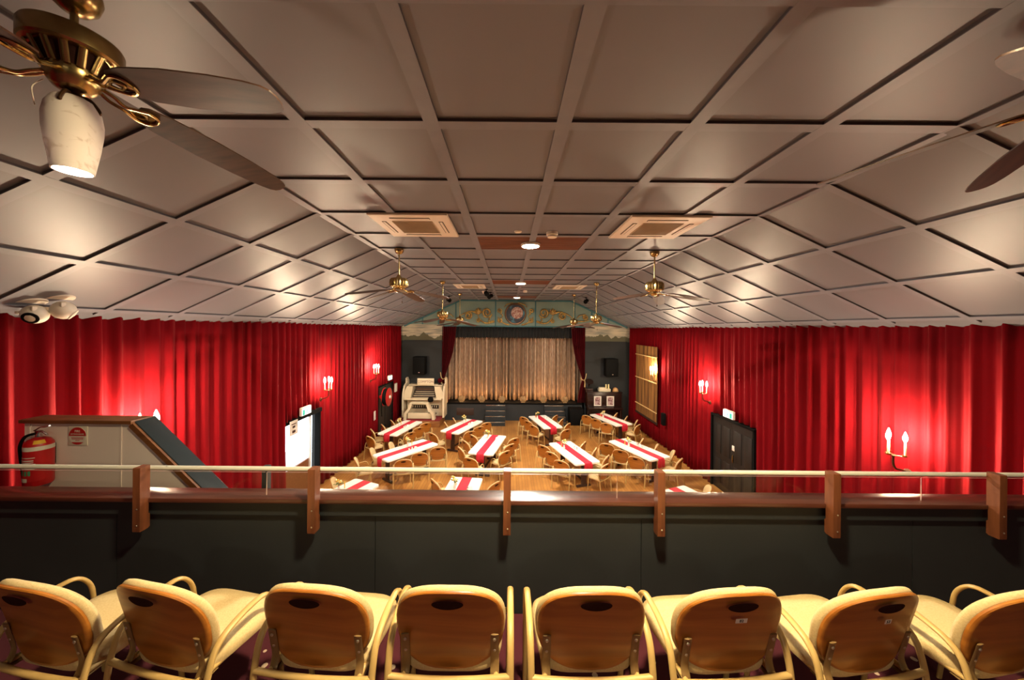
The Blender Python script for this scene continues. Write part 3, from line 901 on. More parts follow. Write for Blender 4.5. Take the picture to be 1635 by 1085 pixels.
# ================================================================ CEILING FANS
def make_fan(name, label, x, y, zb, phase, R_=.90, droop=.14, mr=.15, kind='fluted', shade=False, blade='blade', group='brass ceiling fans'):
    """zb height of the blade roots"""
    t = thing(name, label, 'ceiling fan', (x, y, ZC-BT), R(phase), group)
    z0 = zb-(ZC-BT)
    obj('canopy', B().lathe([(.080, 0), (.082, -.02), (.070, -.06), (.045, -.085), (.02, -.095)], 28), M['brass'], t, 50)
    obj('downrod', B().lathe([(.0125, -.08), (.0125, z0+.20)], 12), M['brass'], t, 50)
    if kind == 'fluted':
        b = B().lathe([(.02, z0+.27), (.035, z0+.24), (.05, z0+.21), (mr*.85, z0+.20), (mr, z0+.17), (mr*1.05, z0+.12), (mr*1.0, z0+.06), (mr*.75, z0+.035), (mr*.55, z0+.02)], 80, rib=.045, ribs=20)
        obj('motor_housing', b, M['brass'], t, 30)
    else:
        b = B().lathe([(.02, z0+.23), (.04, z0+.205), (mr*.82, z0+.185), (mr*.97, z0+.175), (mr, z0+.165), (mr, z0+.105), (mr*.96, z0+.097), (mr*.8, z0+.093)], 48)
        mh = obj('motor_housing', b, M['brass'], t, 35)
        obj('motor_core', B().lathe([(mr*.78, z0+.10), (mr*.55, z0+.03)], 32), M['handhole'], mh)
        f = B()
        for k in range(15):
            a = 2*pi*k/15
            f.tube([(mr*.86*cos(a), mr*.86*sin(a), z0+.097), (mr*.62*cos(a), mr*.62*sin(a), z0+.03)], .012, .004, 6, ref=(-sin(a), cos(a), 0))
        obj('vent_fins', f, M['brass'], mh, 40)
    obj('switch_housing', B().lathe([(.05, z0+.05), (.082, z0+.04), (.084, z0+.02), (.074, z0-.012), (.058, z0-.034), (.042, z0-.044), (.02, z0-.048)], 32), M['brass'], t, 40)
    if not shade:
        obj('pull_chain', B().tube([(.05, .03, z0-.07), (.05, .03, z0-.21)], .0018, n=5).sphere((.05, .03, z0-.22), .010, 8, 6, (1, 1, 1.6)), M['brassdark'], t)
    for k in range(5):
        a = 2*pi*k/5
        Mz = Matrix.Rotation(a, 4, 'Z')
        dr = math.atan2(droop, R_-.12)
        Md = Mz @ Matrix.Translation((.10, 0, z0)) @ Matrix.Rotation(dr, 4, 'Y') @ Matrix.Rotation(R(-13), 4, 'X')
        L = R_-.10
        out = []
        s0 = .09
        for u, w in ((0, .040), (.03, .060), (.14, .078), (.40, .090), (.66, .086), (.86, .074), (.95, .060), (.985, .043), (1.0, .018)):
            out.append((s0+(L-s0)*u, w))
        poly = [(p, w) for p, w in out]+[(p, -w) for p, w in reversed(out)]
        b = B().prism(poly, -.0035, .0035, 'z').move(Md)
        bl = obj('blade', b, M[blade], t, 30)
        q = B()
        for s in (-1, 1):
            q.tube(smooth([(-.03, s*.010, .012), (.01, s*.020, -.004), (.05, s*.012, -.016), (.085, s*.028, -.014), (.12, s*.042, -.010), (.155, s*.030, -.008), (.165, s*.0, -.008)], 5), .0075, n=7)
        q.tube(smooth([(.07, 0, -.014), (.10, .02, -.012), (.13, 0, -.010), (.10, -.02, -.012), (.07, 0, -.014)], 5), .005, n=6)
        q.box((.125, 0, -.004), (.07, .06, .003), .001)
        obj('blade_iron', q.move(Md), M['brass'], bl, 50)
    if shade:
        zz = z0-.052
        b = B().lathe([(.018, z0-.045), (.020, zz), (.034, zz-.012), (.05, zz-.03)], 24)
        st = obj('shade_fitter', b, M['brassdark'], t, 40)
        q = B()
        for k in range(4):
            a = 2*pi*k/4+.5
            q.tube(smooth([(.02*cos(a), .02*sin(a), zz-.008), (.045*cos(a), .045*sin(a), zz-.012), (.068*cos(a), .068*sin(a), zz-.040), (.078*cos(a), .078*sin(a), zz-.062), (.070*cos(a), .070*sin(a), zz-.066)], 5), .007, n=7)
        obj('scroll_claws', q, M['brassdark'], st, 50)
        prof = [(.028, zz-.012), (.060, zz-.030), (.078, zz-.065), (.085, zz-.11), (.084, zz-.15), (.076, zz-.22), (.066, zz-.285), (.060, zz-.325)]
        obj('lamp_shade', B().lathe(prof+[(r-.005, z) for r, z in reversed(prof)], 40, cap=False), M['alabaster'], t, 50)
        obj('light_bulb', B().sphere((0, 0, zz-.255), .030, 12, 8, (1, 1, 1.3)), M['bulb_fan'], t)
        obj('pull_cord', B().tube(smooth([(-.07, -.045, z0-.02), (-.095, -.06, z0-.06), (-.09, -.055, z0-.13)]), .0022, n=5), M['offwhite'], t)
    return t
make_fan('ceiling_fan', 'large brass ceiling fan with alabaster lamp shade at upper left', -1.83, 1.43, CZ+1.02, -3, R_=.90, droop=.10, mr=.145, kind='band', shade=True)
make_fan('ceiling_fan', 'dark-bladed ceiling fan over the balcony, reaching in from the right edge', 2.50, 1.43, CZ+1.02, 57, R_=.92, droop=.10, mr=.145, kind='band')
make_fan('ceiling_fan', 'brass fan hanging just beyond the near left ceiling cassette', -1.95, 6.05, CZ+.68, 4)
make_fan('ceiling_fan', 'brass fan hanging just beyond the near right ceiling cassette', 2.60, 6.10, CZ+.66, -14)
make_fan('ceiling_fan', 'small distant brass fan left of the stage arch, third from the camera', -1.96, 10.1, CZ+.30, 30)
make_fan('ceiling_fan', 'small distant brass fan right of the stage arch, third from the camera', 2.62, 10.2, CZ+.22, 20)
make_fan('ceiling_fan', 'farthest left brass fan, before the scrollwork above the stage', -1.95, 13.6, CZ+.25, 50)
make_fan('ceiling_fan', 'farthest right brass fan, before the scrollwork above the stage', 2.60, 13.6, CZ+.20, 10)

# ================================================================ CEILING CASSETTES, VENTS, GLOBES
def cassette(x, y, label):
    t = thing('air_conditioner_cassette', label, 'air conditioner', (x, y, ZC-BT), 0, 'square ceiling cassettes')
    s = .49
    b = B()
    b.loft([[(a*s, c*s, 0) for a, c in ((-1,-1),(1,-1),(1,1),(-1,1))], [(a*s, c*s, -.022) for a, c in ((-1,-1),(1,-1),(1,1),(-1,1))], [(a*(s-.01), c*(s-.01), -.030) for a, c in ((-1,-1),(1,-1),(1,1),(-1,1))]])
    obj('cover_panel', b, M['offwhite'], t, 20)
    b = B().box((0, 0, -.034), (.52, .52, .010), .004)
    g = obj('intake_grille', b, M['acgrille'], t, 20)
    b = B()
    for k in range(22): b.box((0, -.24+.48*k/21, -.0405), (.50, .007, .004))
    obj('grille_slats', b, M['offwhite'] if False else M['acgrille'], g)
    for dx, dy, w, h in ((0, .365, .50, .055), (0, -.365, .50, .055), (.365, 0, .055, .50), (-.365, 0, .055, .50)):
        f = obj('air_outlet', B().box((dx, dy, -.031), (w, h, .006)), M['acdark'], t)
        obj('outlet_flap', B().box((dx*1.0, dy*1.0, -.036), (w*.98, h*.55 if w > h else h*.98, .004)) if w > h else B().box((dx, dy, -.036), (w*.55, h*.98, .004)), M['offwhite'], f)
cassette(-1.25, 4.64, 'near left square air conditioner cassette in the ceiling')
cassette(1.98, 4.64, 'near right square air conditioner cassette in the ceiling')
cassette(-1.27, 11.2, 'far left square air conditioner cassette, beyond the second slatted vent')
cassette(1.97, 11.2, 'far right square air conditioner cassette, beyond the second slatted vent')

def globe(y, lab_v, lab_g, lit='bulb_globe'):
    t = thing('slatted_vent', lab_v, 'ceiling vent', (XC, y, ZC), 0, 'brown slatted ceiling vents')
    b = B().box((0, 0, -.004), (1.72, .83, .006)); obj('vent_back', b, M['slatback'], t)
    b = B()
    for k in range(13): b.box((0, -.39+.78*k/12, -.012), (1.72, .044, .014))
    obj('vent_slats', b, M['slat'], t)
    g = thing('globe_light', lab_g, 'ceiling light', (XC, y, ZC-.019), 0, 'round globe lights along the ceiling')
    obj('lamp_rim', B().lathe([(.150, 0), (.160, -.015), (.155, -.048), (.136, -.048), (.134, -.034), (.02, -.033)], 32), M['offwhite'], g)
    obj('lit_dome', B().lathe([(.132, -.036), (.132, -.041), (.01, -.041)], 28), M[lit], g)
globe(-3.68, 'unseen slatted vent added to hold the rear fill light', 'unseen globe light added behind the camera to brighten the chair backs', 'bulb_rear_fill')  # out of view, added to throw light on the balcony chair backs
globe(.97, 'brown slatted vent in the ceiling above the balcony', 'lit globe light above the balcony row', 'bulb_balcony')
globe(5.62, 'nearest visible brown slatted ceiling vent, between the cassettes and fans', 'bright globe light under the nearest slatted vent')
globe(10.27, 'second brown slatted ceiling vent, between the far fans', 'bright globe light under the second slatted vent')
globe(14.92, 'far slatted ceiling vent just before the stage arch', 'globe light under the slatted vent just before the stage arch', 'bulb_far')

def detector(name, label, cat, x, y, r, h):
    tag(obj(name, B().lathe([(r, 0), (r, -h*.5), (r*.85, -h*.6), (r*.8, -h), (r*.3, -h*1.05)], 24), M['offwhite'], loc=(x, y, ZC)), label, cat)
detector('sensor_disc', 'small flat sensor disc left of the nearest globe light', 'sensor', .125, 4.98, .055, .018)
detector('smoke_detector', 'round smoke detector right of the nearest globe light', 'smoke detector', .63, 5.02, .085, .075)
detector('sensor_disc', 'tiny sensor disc left, beyond the second globe light', 'sensor', .12, 12.6, .055, .018)
detector('smoke_detector', 'small far smoke detector beyond the second globe light', 'smoke detector', .60, 12.6, .085, .075)

def spotlight(label, x, y, zc, aim):
    t = thing('stage_spotlight', label, 'spotlight', (x, y, zc), aim, 'black ceiling spotlights')
    obj('mount', B().box((0, 0, -.012), (.10, .10, .024), .004).tube([(0, 0, -.02), (0, 0, -.10)], .012), M['black'], t)
    obj('lamp_can', B().lathe([(.045, -.12), (.075, -.09), (.075, .06), (.085, .12), (.07, .125)], 18, (0, .02, -.16), Matrix.Rotation(R(110), 4, 'X')), M['black'], t, 40)
    obj('yoke', B().tube(fillet([(-.085, .02, -.16), (-.085, .0, -.10), (.085, 0, -.10), (.085, .02, -.16)], .02), .009), M['black'], t)
spotlight('black spotlight just right of the far left cassette', -.80, 12.2, ZC, .3)
spotlight('lower black spotlight below and right of the far left cassette', -.72, 13.2, ZC, -.5)
spotlight('black spotlight near the far left fan rod', -2.50, 14.2, ZC-.07, .6)
spotlight('black spotlight near the far right fan rod', 3.22, 14.2, ZC-.08, -.6)
t = thing('dome_camera', 'tiny white dome camera by the black spotlights', 'camera', (-.95, 12.9, ZC))
obj('dome_base', B().lathe([(.07, 0), (.07, -.03), (.06, -.04)], 18), M['offwhite'], t); obj('dome', B().sphere((0, 0, -.05), .05, 14, 10), M['offwhite'], t)

def seccam(label, x, y, lens):
    d = CL-x; z = ZC-d*.4655
    t = thing('security_camera', label, 'security camera', (x, y, z), 0, 'white turret cameras on the left slope')
    Ms = Matrix.Rotation(-ang, 4, 'Y')
    obj('turret_base', B().lathe([(.112, .0), (.122, -.02), (.124, -.045), (.122, -.05), (.126, -.055), (.124, -.085), (.112, -.105), (.09, -.12)], 28, (0, 0, 0), Ms), M['offwhite'], t, 40)
    ball = obj('turret_ball', B().sphere((.045, 0, -.115), .095, 20, 14), M['offwhite'], t, 60)
    d_ = Vector(lens).normalized()
    q = d_.to_track_quat('Z', 'Y').to_matrix().to_4x4()
    obj('lens_window', B().lathe([(.060, .060), (.060, .084), (.050, .088), (.012, .084)], 24, (.045, 0, -.115), q), M['rubber'] if lens[1] < 0 else M['offwhite'], ball, 40)
    obj('side_clip', B().box((.10, -.05, -.06), (.03, .04, .05), .006).box((-.09, -.03, -.10), (.03, .03, .03), .006), M['offwhite'], t)
seccam('left white security camera with dark lens facing the balcony', -4.93, 3.52, (.45, -.8, -.55))
seccam('right white security camera, turned away toward the stage', -4.82, 3.66, (.55, .6, -.55))

# ================================================================ WALL LAMPS
def sconce(x, side, y, z, label):
    """side: +1 points into the room toward +x; z is the height of the bulbs"""
    t = thing('wall_lamp', label, 'wall lamp', (x, y, z-.58), 0, 'three-candle brass wall lamps')
    s = side
    obj('wall_plate', B().lathe([(.055, 0), (.055, .012), (.03, .03)], 20, (0, 0, 0), Matrix.Rotation(R(90)*s, 4, 'Y')), M['brassdark'], t, 40)
    obj('arm', B().tube(smooth([(.02*s, 0, 0), (.09*s, 0, .035), (.17*s, 0, .055), (.215*s, 0, .11), (.22*s, 0, .20), (.22*s, 0, .245)], 6), .014, n=8), M['brassdark'], t, 50)
    b = B().lathe([(.022, .235), (.03, .25), (.02, .262)], 14, (.22*s, 0, 0))
    pts = [(.22*s-.05*s, -.105), (.22*s-.05*s, .105), (.22*s+.075*s, 0)]
    for px, py in pts: b.tube([(.22*s, 0, .25), (px, py, .262)], .009, n=6)
    obj('branch_plate', b, M['brassdark'], t, 50)
    for px, py in pts:
        c = obj('candle_cup', B().lathe([(.012, .255), (.032, .268), (.036, .285), (.020, .288)], 14, (px, py, 0)), M['brass'], t, 40)
        obj('candle_sleeve', B().lathe([(.0125, .286), (.0125, .47), (.009, .475)], 12, (px, py, 0)), M['candle'], c)
        obj('candle_bulb', B().lathe([(.007, .475), (.020, .495), (.026, .522), (.020, .558), (.008, .592), (.002, .612)], 10, (px, py, 0)), M['bulb_candle'], c)
sconce(XL+.02, 1, 4.66, 3.20, 'wall lamp glowing behind the sloping stair wall cap')
sconce(XL+.02, 1, 9.25, 3.03, 'wall lamp on the left curtain just beyond the bright doorway')
sconce(XL+.02, 1, 12.6, 3.03, 'wall lamp on the left curtain before the fire hose reel')
sconce(XR-.02, -1, 4.92, 2.96, 'wall lamp on the right curtain near the balcony, three candles visible')
sconce(XR-.02, -1, 9.75, 2.93, 'wall lamp on the right curtain above the dark double door')
sconce(XR-.02, -1, 13.15, 2.97, 'wall lamp on the right curtain beside the bamboo blind')

# ================================================================ EXIT SIGNS
def exit_sign(x, side, y, z, w, label):
    t = thing('exit_sign', label, 'exit sign', (x, y, z), 0, 'lit exit signs above the doors')
    obj('wall_bracket', B().box((-side*.09, 0, .02), (.20, .06, .06)), M['signwhite'], t)
    obj('sign_box', B().box((side*.03, 0, 0), (.06, w, .20), .006), M['signwhite'], t)
    f = obj('sign_face', B().box((side*.0615, 0, -.01), (.003, w-.02, .16)), M['exit_lit'], t)
    q = B()
    s = side*.064
    q.box((s, -w*.30, -.02), (.002, w*.20, .13))                                   # doorway
    q.sphere((s, .02, .038), .016, 10, 6, (.1, 1, 1))                              # running figure
    q.tube([(s, .018, .018), (s, .0, -.025)], .013, .001, 6, ref=(0, 1, 0))
    q.tube([(s, .0, -.025), (s, -.035, -.035), (s, -.03, -.075)], .008, .001, 6, ref=(0, 1, 0))
    q.tube([(s, .0, -.025), (s, .03, -.05), (s, .06, -.055)], .008, .001, 6, ref=(0, 1, 0))
    q.tube([(s, .016, .010), (s, -.03, .0)], .006, .001, 6, ref=(0, 1, 0)); q.tube([(s, .016, .010), (s, .045, -.01)], .006, .001, 6, ref=(0, 1, 0))
    q.tube([(s, .10, -.02), (s, .15, -.02)], .008, .001, 6, ref=(0, 0, 1))
    obj('running_figure', q, M['exit_green'], f)
    return t
exit_sign(XL+.03, 1, 8.50, 2.33, .40, 'lit white and green exit sign above the bright left doorway')
exit_sign(XR-.03, -1, 8.86, 2.24, .40, 'lit white and green exit sign above the dark double door')
exit_sign(XL+.03, 1, 14.55, 2.29, .40, 'small distant lit exit sign above the hose reel door')
t = thing('hanging_notice', 'white paper notice hanging at the top left of the bright doorway', 'notice', (XL+.03, 8.09, 2.02))
obj('notice_sheet', B().box((0, 0, 0), (.006, .30, .34)), M['signwhite'], t)
obj('notice_lines', B().box((.0035, 0, .09), (.001, .18, .022)).box((.0035, 0, .02), (.001, .10, .05)).box((.0035, 0, -.09), (.001, .12, .06)), M['leg'], t)

# ================================================================ STAIR WALL ON THE LEFT, BEYOND THE BALCONY FRONT
YS = 3.30
b = B().prism([(-4.67, 2.2), (-4.67, 3.465), (-3.62, 3.465), (-1.20, 1.12), (-1.20, 0), (-4.67, 0)], YS, YS+.14)
struct('wall_stair', b, M['whitewall'])
b = B()
for x, zt in ((-3.735, 3.455), (-4.62, 3.455)): b.box((x, YS-.003, (2.2+zt)/2), (.016, .006, zt-2.2))
struct('trim_7', b, M['whitewall'])
b = B().box(((-4.68-3.60)/2, YS+.06, 3.475), (1.08, .20, .035), .006)
struct('trim_8', b, M['trimwood'])
L = math.hypot(2.42, 2.345); a = math.atan2(2.345, 2.42)
b = B().box(((-3.62-1.20)/2, YS-.012, (3.465+1.12)/2-.015), (L, .03, .05), ry=a)
struct('trim_9', b, M['trimwood'])
b = B().box(((-3.62-1.20)/2, YS+.095, (3.465+1.12)/2+.012), (L, .20, .03), .006, ry=a)
struct('trim_10', b, M['charcap'])
b = B(); b.box((-4.35, 2.84, 2.36), (1.5, .92, .24))
for k in range(10): b.box((-3.46+.26*k, 2.84, (2.5-.24*(k+1))/2), (.28, .92, 2.5-.24*(k+1)))
struct('floor_stair', b, M['black'])
tag(obj('newel_post', B().box((-2.47, YS+.20, 1.49), (.06, .06, 2.98), .006), M['charcap']), 'thin dark post standing beyond the foot of the sloping stair wall', 'post')

t = thing('fire_extinguisher', 'red and white fire extinguisher mounted on the white stair wall', 'fire extinguisher', (-4.385, YS-.105, 2.92))
body = B().lathe([(.086, .0), (.092, .012), (.092, .36), (.088, .385), (.068, .415), (.035, .432), (.022, .437)], 32)
obj('cylinder', body, M['red'], t, 40)
obj('white_band', B().lathe([(.0928, .325), (.0928, .385-.022)], 32, cap=False), M['signwhite'], t)
o = obj('instruction_label', B().add([(.0928*cos(a_), .0928*sin(a_), z) for z in (.05, .27) for a_ in [R(-165+150*k/16) for k in range(17)]], [(k, k+1, k+18, k+17) for k in range(16)]), M['red'], t)
q = B()
for z, a0, a1, h in ((.262, -150, -50, .006), (.235, -150, -55, .010), (.218, -150, -55, .008), (.185, -150, -48, .026), (.16, -150, -48, .018), (.045, -140, -80, .034)):
    A = [R(a0+(a1-a0)*k/12) for k in range(13)]
    q.add([(.0938*cos(x), .0938*sin(x), z+d) for d in (0, h) for x in A], [(k, k+1, k+14, k+13) for k in range(12)])
obj('label_lettering', q, M['signwhite'], o)
q = B()
for a0 in (-128, -112, -94, -78): 
    A = [R(a0+12*k/3) for k in range(4)]
    q.add([(.0938*cos(x), .0938*sin(x), z) for z in (.105, .148) for x in A], [(k, k+1, k+5, k+4) for k in range(3)])
obj('pictogram_row', q, M['green'], o)
q = B()
A = [R(-60+50*k/8) for k in range(9)]
q.add([(r*cos(x), r*sin(x), z) for r, z in ((.0895, .386), (.0695, .416)) for x in A], [(k, k+1, k+10, k+9) for k in range(8)])
obj('yellow_tag', q, M['yellow'], t)
obj('valve', B().lathe([(.022, .432), (.024, .46), (.018, .475)], 16).box((.0, 0, .480), (.05, .03, .03), .006), M['chrome'], t, 40)
obj('carry_handle', B().tube(smooth([(-.02, -.01, .485), (.05, -.02, .492), (.13, -.04, .468)], 5), .010, .006, 8, ref=(0, 1, 0)), M['chrome'], t, 50)
obj('trigger', B().tube(smooth([(-.03, -.01, .495), (.04, -.02, .530), (.10, -.03, .536), (.15, -.04, .552)], 5), .009, .005, 8, ref=(0, 1, 0)), M['chrome'], t, 50)
obj('hose', B().tube(smooth([(-.02, -.02, .468), (-.09, -.03, .44), (-.135, -.03, .36), (-.145, -.02, .26), (-.13, -.02, .16), (-.115, -.02, .05), (-.11, -.02, .01)], 6), .0125, n=10), M['rubber'], t, 60)
obj('wall_bracket', B().box((0, .092, .25), (.05, .024, .20), .004), M['black'], t)

t = thing('fire_sign', 'round red and white fire sign on a square plate on the stair wall', 'sign', (-4.145, YS-.006, 3.335))
obj('backing_plate', B().box((0, 0, 0), (.185, .006, .185), .002), M['offwhite'], t)
def disc_part(r, z0, z1, y, n=40):
    pts = []
    for k in range(n):
        a_ = 2*pi*k/n; x, z = r*cos(a_), r*sin(a_)
        pts.append((math.copysign(math.sqrt(max(r*r-min(max(z, z0), z1)**2, 0)), x) if (z < z0 or z > z1) else x, min(max(z, z0), z1)))
    return pts
obj('white_disc', B().prism(disc_part(.083, -.083, .083, 0), -.0045, -.003), M['signwhite'], t)
obj('red_disc_top', B().prism(disc_part(.083, .0, .0829, 0), -.006, -.0044), M['red'], t)
obj('red_disc_foot', B().prism(disc_part(.083, -.0829, -.060, 0), -.006, -.0044), M['red'], t)
text('fire_word', 'FIRE', .030, M['signwhite'], t, (0, -.0065, .045), (R(90), 0, 0))
text('extinguisher_word', 'EXTINGUISHER', .019, M['signwhite'], t, (0, -.0065, .017), (R(90), 0, 0))
obj('small_print', B().box((0, -.005, -.018), (.12, .001, .006)).box((0, -.005, -.030), (.11, .001, .006)).box((0, -.005, -.043), (.04, .001, .006)), M['red'], t)

# ================================================================ HOSE REEL, FAR EXTINGUISHER, SMALL WALL THINGS
t = thing('fire_hose_reel', 'red fire hose reel beside the dark far left door', 'fire hose reel', (XL+.06, 13.80, 1.62))
rx = Matrix.Rotation(R(90), 4, 'Y')
obj('reel_disc', B().lathe([(.36, .22), (.37, .235), (.33, .245), (.15, .25), (.10, .26)], 32, (0, 0, 0), rx), M['red'], t, 40)
obj('back_disc', B().lathe([(.37, .04), (.37, .06)], 32, (0, 0, 0), rx), M['red'], t, 40)
obj('coiled_hose', B().lathe([(.20, .06), (.33, .065), (.345, .10), (.33, .14), (.345, .18), (.33, .215), (.20, .22)], 32, (0, 0, 0), rx), M['rubber'], t, 40)
obj('hub', B().lathe([(.07, .0), (.07, .28), (.04, .30)], 16, (0, 0, 0), rx), M['signwhite'], t, 40)
obj('wall_bracket', B().box((-.05, 0, 0), (.30, .10, .10)), M['red'], t)
obj('nozzle_hose', B().tube(smooth([(.12, -.33, .1), (.10, -.42, -.1), (.08, -.40, -.45), (.08, -.36, -.7)], 6), .018), M['rubber'], t)
t = thing('fire_extinguisher', 'small red and white extinguisher standing below the hose reel', 'fire extinguisher', (XL+.28, 13.25, 0))
obj('cylinder', B().lathe([(.085, .0), (.09, .015), (.09, .48), (.07, .54), (.025, .57)], 20), M['red'], t, 40)
obj('white_band', B().lathe([(.0915, .38), (.0915, .47)], 20, cap=False), M['signwhite'], t)
obj('label_panel', B().box((.04, -.082, .22), (.09, .02, .22), .004), M['signwhite'], t)
obj('valve', B().lathe([(.022, .56), (.022, .62)], 10).box((.03, 0, .63), (.14, .03, .03), .005), M['black'], t)
tag(obj('wall_notice', B().box((XL+.012, 13.05, 1.05), (.012, .16, .34), .002), M['signwhite']), 'small pale notice on the curtain edge above the far extinguisher', 'notice')
tag(obj('wall_switch_box', B().box((XL+.03, 15.42, 1.72), (.05, .26, .38), .01), M['offwhite']), 'pale switch box right of the hose reel door', 'switch box')
tag(obj('wall_speaker_box', B().box((XR-.05, 12.62, 1.12), (.12, .17, .44), .01), M['black']), 'small black box on the right curtain beside the bamboo blind', 'box')

t = thing('bamboo_blind', 'tall bamboo blind hanging on the right wall near the stage', 'blind', (XR-.10, 14.12, .80))
b = B().box((0, 0, 1.48), (.02, 2.12, 2.94)); obj('slat_sheet', b, M['bamboo'], t)
for z in (.42, 1.55, 2.55): obj('bamboo_rod', B().tube([(-.025, -1.07, z), (-.025, 1.07, z)], .022, n=10), M['bamboolight'], t)
obj('bottom_rail', B().box((0, 0, .02), (.05, 2.16, .09), .01), M['leg'], t)

# ================================================================ WHITE ORGAN ON ITS RISER
t = thing('organ_riser', 'low timber riser with a red carpet top under the white organ', 'riser', (-4.02, 15.9, 0))
obj('riser_box', B().box((0, 0, .14), (1.98, 1.44, .28), .005), M['platform'], t); obj('carpet_top', B().box((0, 0, .29), (1.98, 1.44, .02)), M['redcarpet'], t)
OX, OZ = -3.90, .30
t = thing('theatre_organ', 'white theatre organ console with dark keyboards at the left of the stage', 'organ', (OX, 16.1, OZ))
def xp(poly, y0, y1): return B().prism(poly, y0, y1)
obj('lower_case', xp([(-.80, 0), (.80, 0), (.84, .80), (-.84, .80)], -.05, .42), M['ivory'], t, 30)
obj('key_shelf', B().box((-.02, -.15, .84), (1.72, .66, .07), .02), M['ivory'], t, 30)
for s in (-1, 1):
    obj('cheek', xp([(s*.60, .87), (s*.90, .87), (s*.88, 1.18), (s*.76, 1.42), (s*.50, 1.42), (s*.52, 1.22)][::1], -.36, .30), M['ivory'], t, 30)
    obj('side_scroll', B().prism([(p[0], p[1]) for p in ((-.42, .0), (.45, .0), (.45, 1.60), (.30, 1.76), (.10, 1.72), (.12, 1.52), (-.20, 1.42), (-.40, 1.1), (-.44, .8))], s*.93-.04, s*.93+.04, 'x'), M['ivory'], t, 30)
obj('top_panel', B().box((0, .18, 1.42), (1.6, .42, .06), .02), M['ivory'], t, 30)
w = obj('keyboard_well', B().prism([(-.56, .875), (.56, .875), (.50, 1.20), (.36, 1.36), (-.36, 1.36), (-.50, 1.20)], -.02, .10), M['keydark'], t)
for k in range(4):
    obj('manual', B().box((0, -.34+.10*k, .90+.075*k), (1.02-.05*k, .085, .022), .004), M['ivory'], t)
    obj('black_keys', B().box((0, -.335+.10*k, .915+.075*k), (.98-.05*k, .05, .012)).box((0, -.29+.10*k, .925+.075*k), (1.04-.05*k, .012, .055)), M['keydark'], w)
st = B()
for k in range(14):
    for r in range(2): st.box((-.36+.72*k/13, -.04+.03*r, 1.23+.06*r), (.03, .02, .045), .004)
obj('stop_tabs', st, M['trimwood'], t)
obj('pedalboard', B().box((0, -.10, .12), (1.10, .40, .05)).box((0, -.062, .42), (1.3, .02, .16)), M['keydark'], t)
pz = B()
for k in range(12): pz.box((-.55+1.1*k/11, -.08, .44), (.03, .03, .10), .005)
obj('toe_pistons', pz, M['ivory'], t)
tag(obj('name_board', B().box((-3.86, 15.98, 1.905), (.78, .03, .31), .008, rx=R(-6)), M['ivory']), 'white name board lettered in dark red standing on the organ top', 'sign')
nb = [o for o in COL.objects if o.name == 'name_board'][0]
text('board_lettering', 'COMPTON', .150, M['lettering'], nb, (-3.86, 15.962, 1.905), (R(84), 0, 0), .002)
t = thing('organ_bench', 'white organ bench with flaring curved legs', 'bench', (-3.98, 15.42, .30))
obj('bench_seat', B().box((0, 0, .74), (.82, .32, .07), .02), M['ivory'], t, 30)
for s in (-1, 1):
    obj('leg', B().prism([(s*.30, .72), (s*.42, .72), (s*.50, .50), (s*.66, .30), (s*.70, 0), (s*.58, 0), (s*.55, .26), (s*.40, .44)], -.15, .15), M['ivory'], t, 30)
obj('lower_board', B().box((0, -.02, .16), (1.06, .05, .26), .01), M['ivory'], t, 30)
tag(obj('black_cap_stool', B().lathe([(.10, 0), (.12, .02), (.13, .12), (.09, .2), (.04, .22)], 16, (-3.50, 15.45, 1.08)), M['black']), 'round black cushion perched on the right end of the organ bench', 'cushion')
t = thing('table_lamp', 'small dark round lamp on the organ top right of the name board', 'lamp', (-3.22, 16.15, 1.752))
obj('lamp_foot', B().lathe([(.10, 0), (.10, .02), (.02, .04), (.015, .10)], 16), M['black'], t); obj('lamp_head', B().sphere((0, 0, .19), .12, 16, 10, (1, .8, 1)), M['tab'], t)

def speaker(label, x, y, z, stand):
    t = thing('loudspeaker', label, 'loudspeaker', (x, y, z), 0, 'black loudspeakers beside the stage')
    obj('speaker_box', B().box((0, 0, .42), (.58, .45, .84), .02), M['black'], t, 30)
    obj('speaker_grille', B().box((0, -.228, .42), (.50, .012, .76), .004), M['rubber'], t)
    obj('badge', B().box((.02, -.236, .10), (.06, .006, .03)), M['chrome'], t)
    if stand: obj('pole', B().lathe([(.03, -1.95), (.03, .02)], 12), M['black'], t)
    else: obj('wall_bracket', B().box((0, .25, .42), (.2, .06, .3), .01), M['black'], t)
speaker('black loudspeaker on the wall above the white organ', -4.25, 16.42, 2.2, False)
speaker('black loudspeaker on the wall above the dark piano', 4.94, 16.42, 2.18, False)

# ================================================================ STAGE FRONT
def steps(x0, x1, label):
    t = thing('stage_steps', label, 'steps', ((x0+x1)/2, YF-.285, 0), 0, 'dark steps up to the stage')
    w = x1-x0
    for k in range(4):
        h = .20*(4-k)-.02
        d = -.24*k
        o = obj('step', B().box((0, d-.12, h/2), (w, .24, h)), M['balcony'], t)
        obj('nosing', B().box((0, d-.238, h-.004), (w*.96, .012, .026), .003), M['chrome'], o)
steps(-1.06, -.12, 'dark stage steps with bright nosings at the left of the stage')
steps(1.72, 2.66, 'dark stage steps behind the table at the right of the stage')
tag(obj('subwoofer', B().box((3.16, 15.95, .37), (.62, .6, .74), .02).box((3.16, 15.645, .37), (.52, .02, .62), .005), M['rubber']), 'black subwoofer box at the right end of the stage front', 'loudspeaker')
tag(obj('stage_vent', B().box((-2.05, YF-.29, .42), (.82, .03, .34), .005), M['leg']), 'dark brown panel set in the left of the stage front', 'vent')
GS = 'shell footlights along the stage edge'
sh_lab = ['first', 'second', 'third', 'fourth', 'fifth', 'sixth']
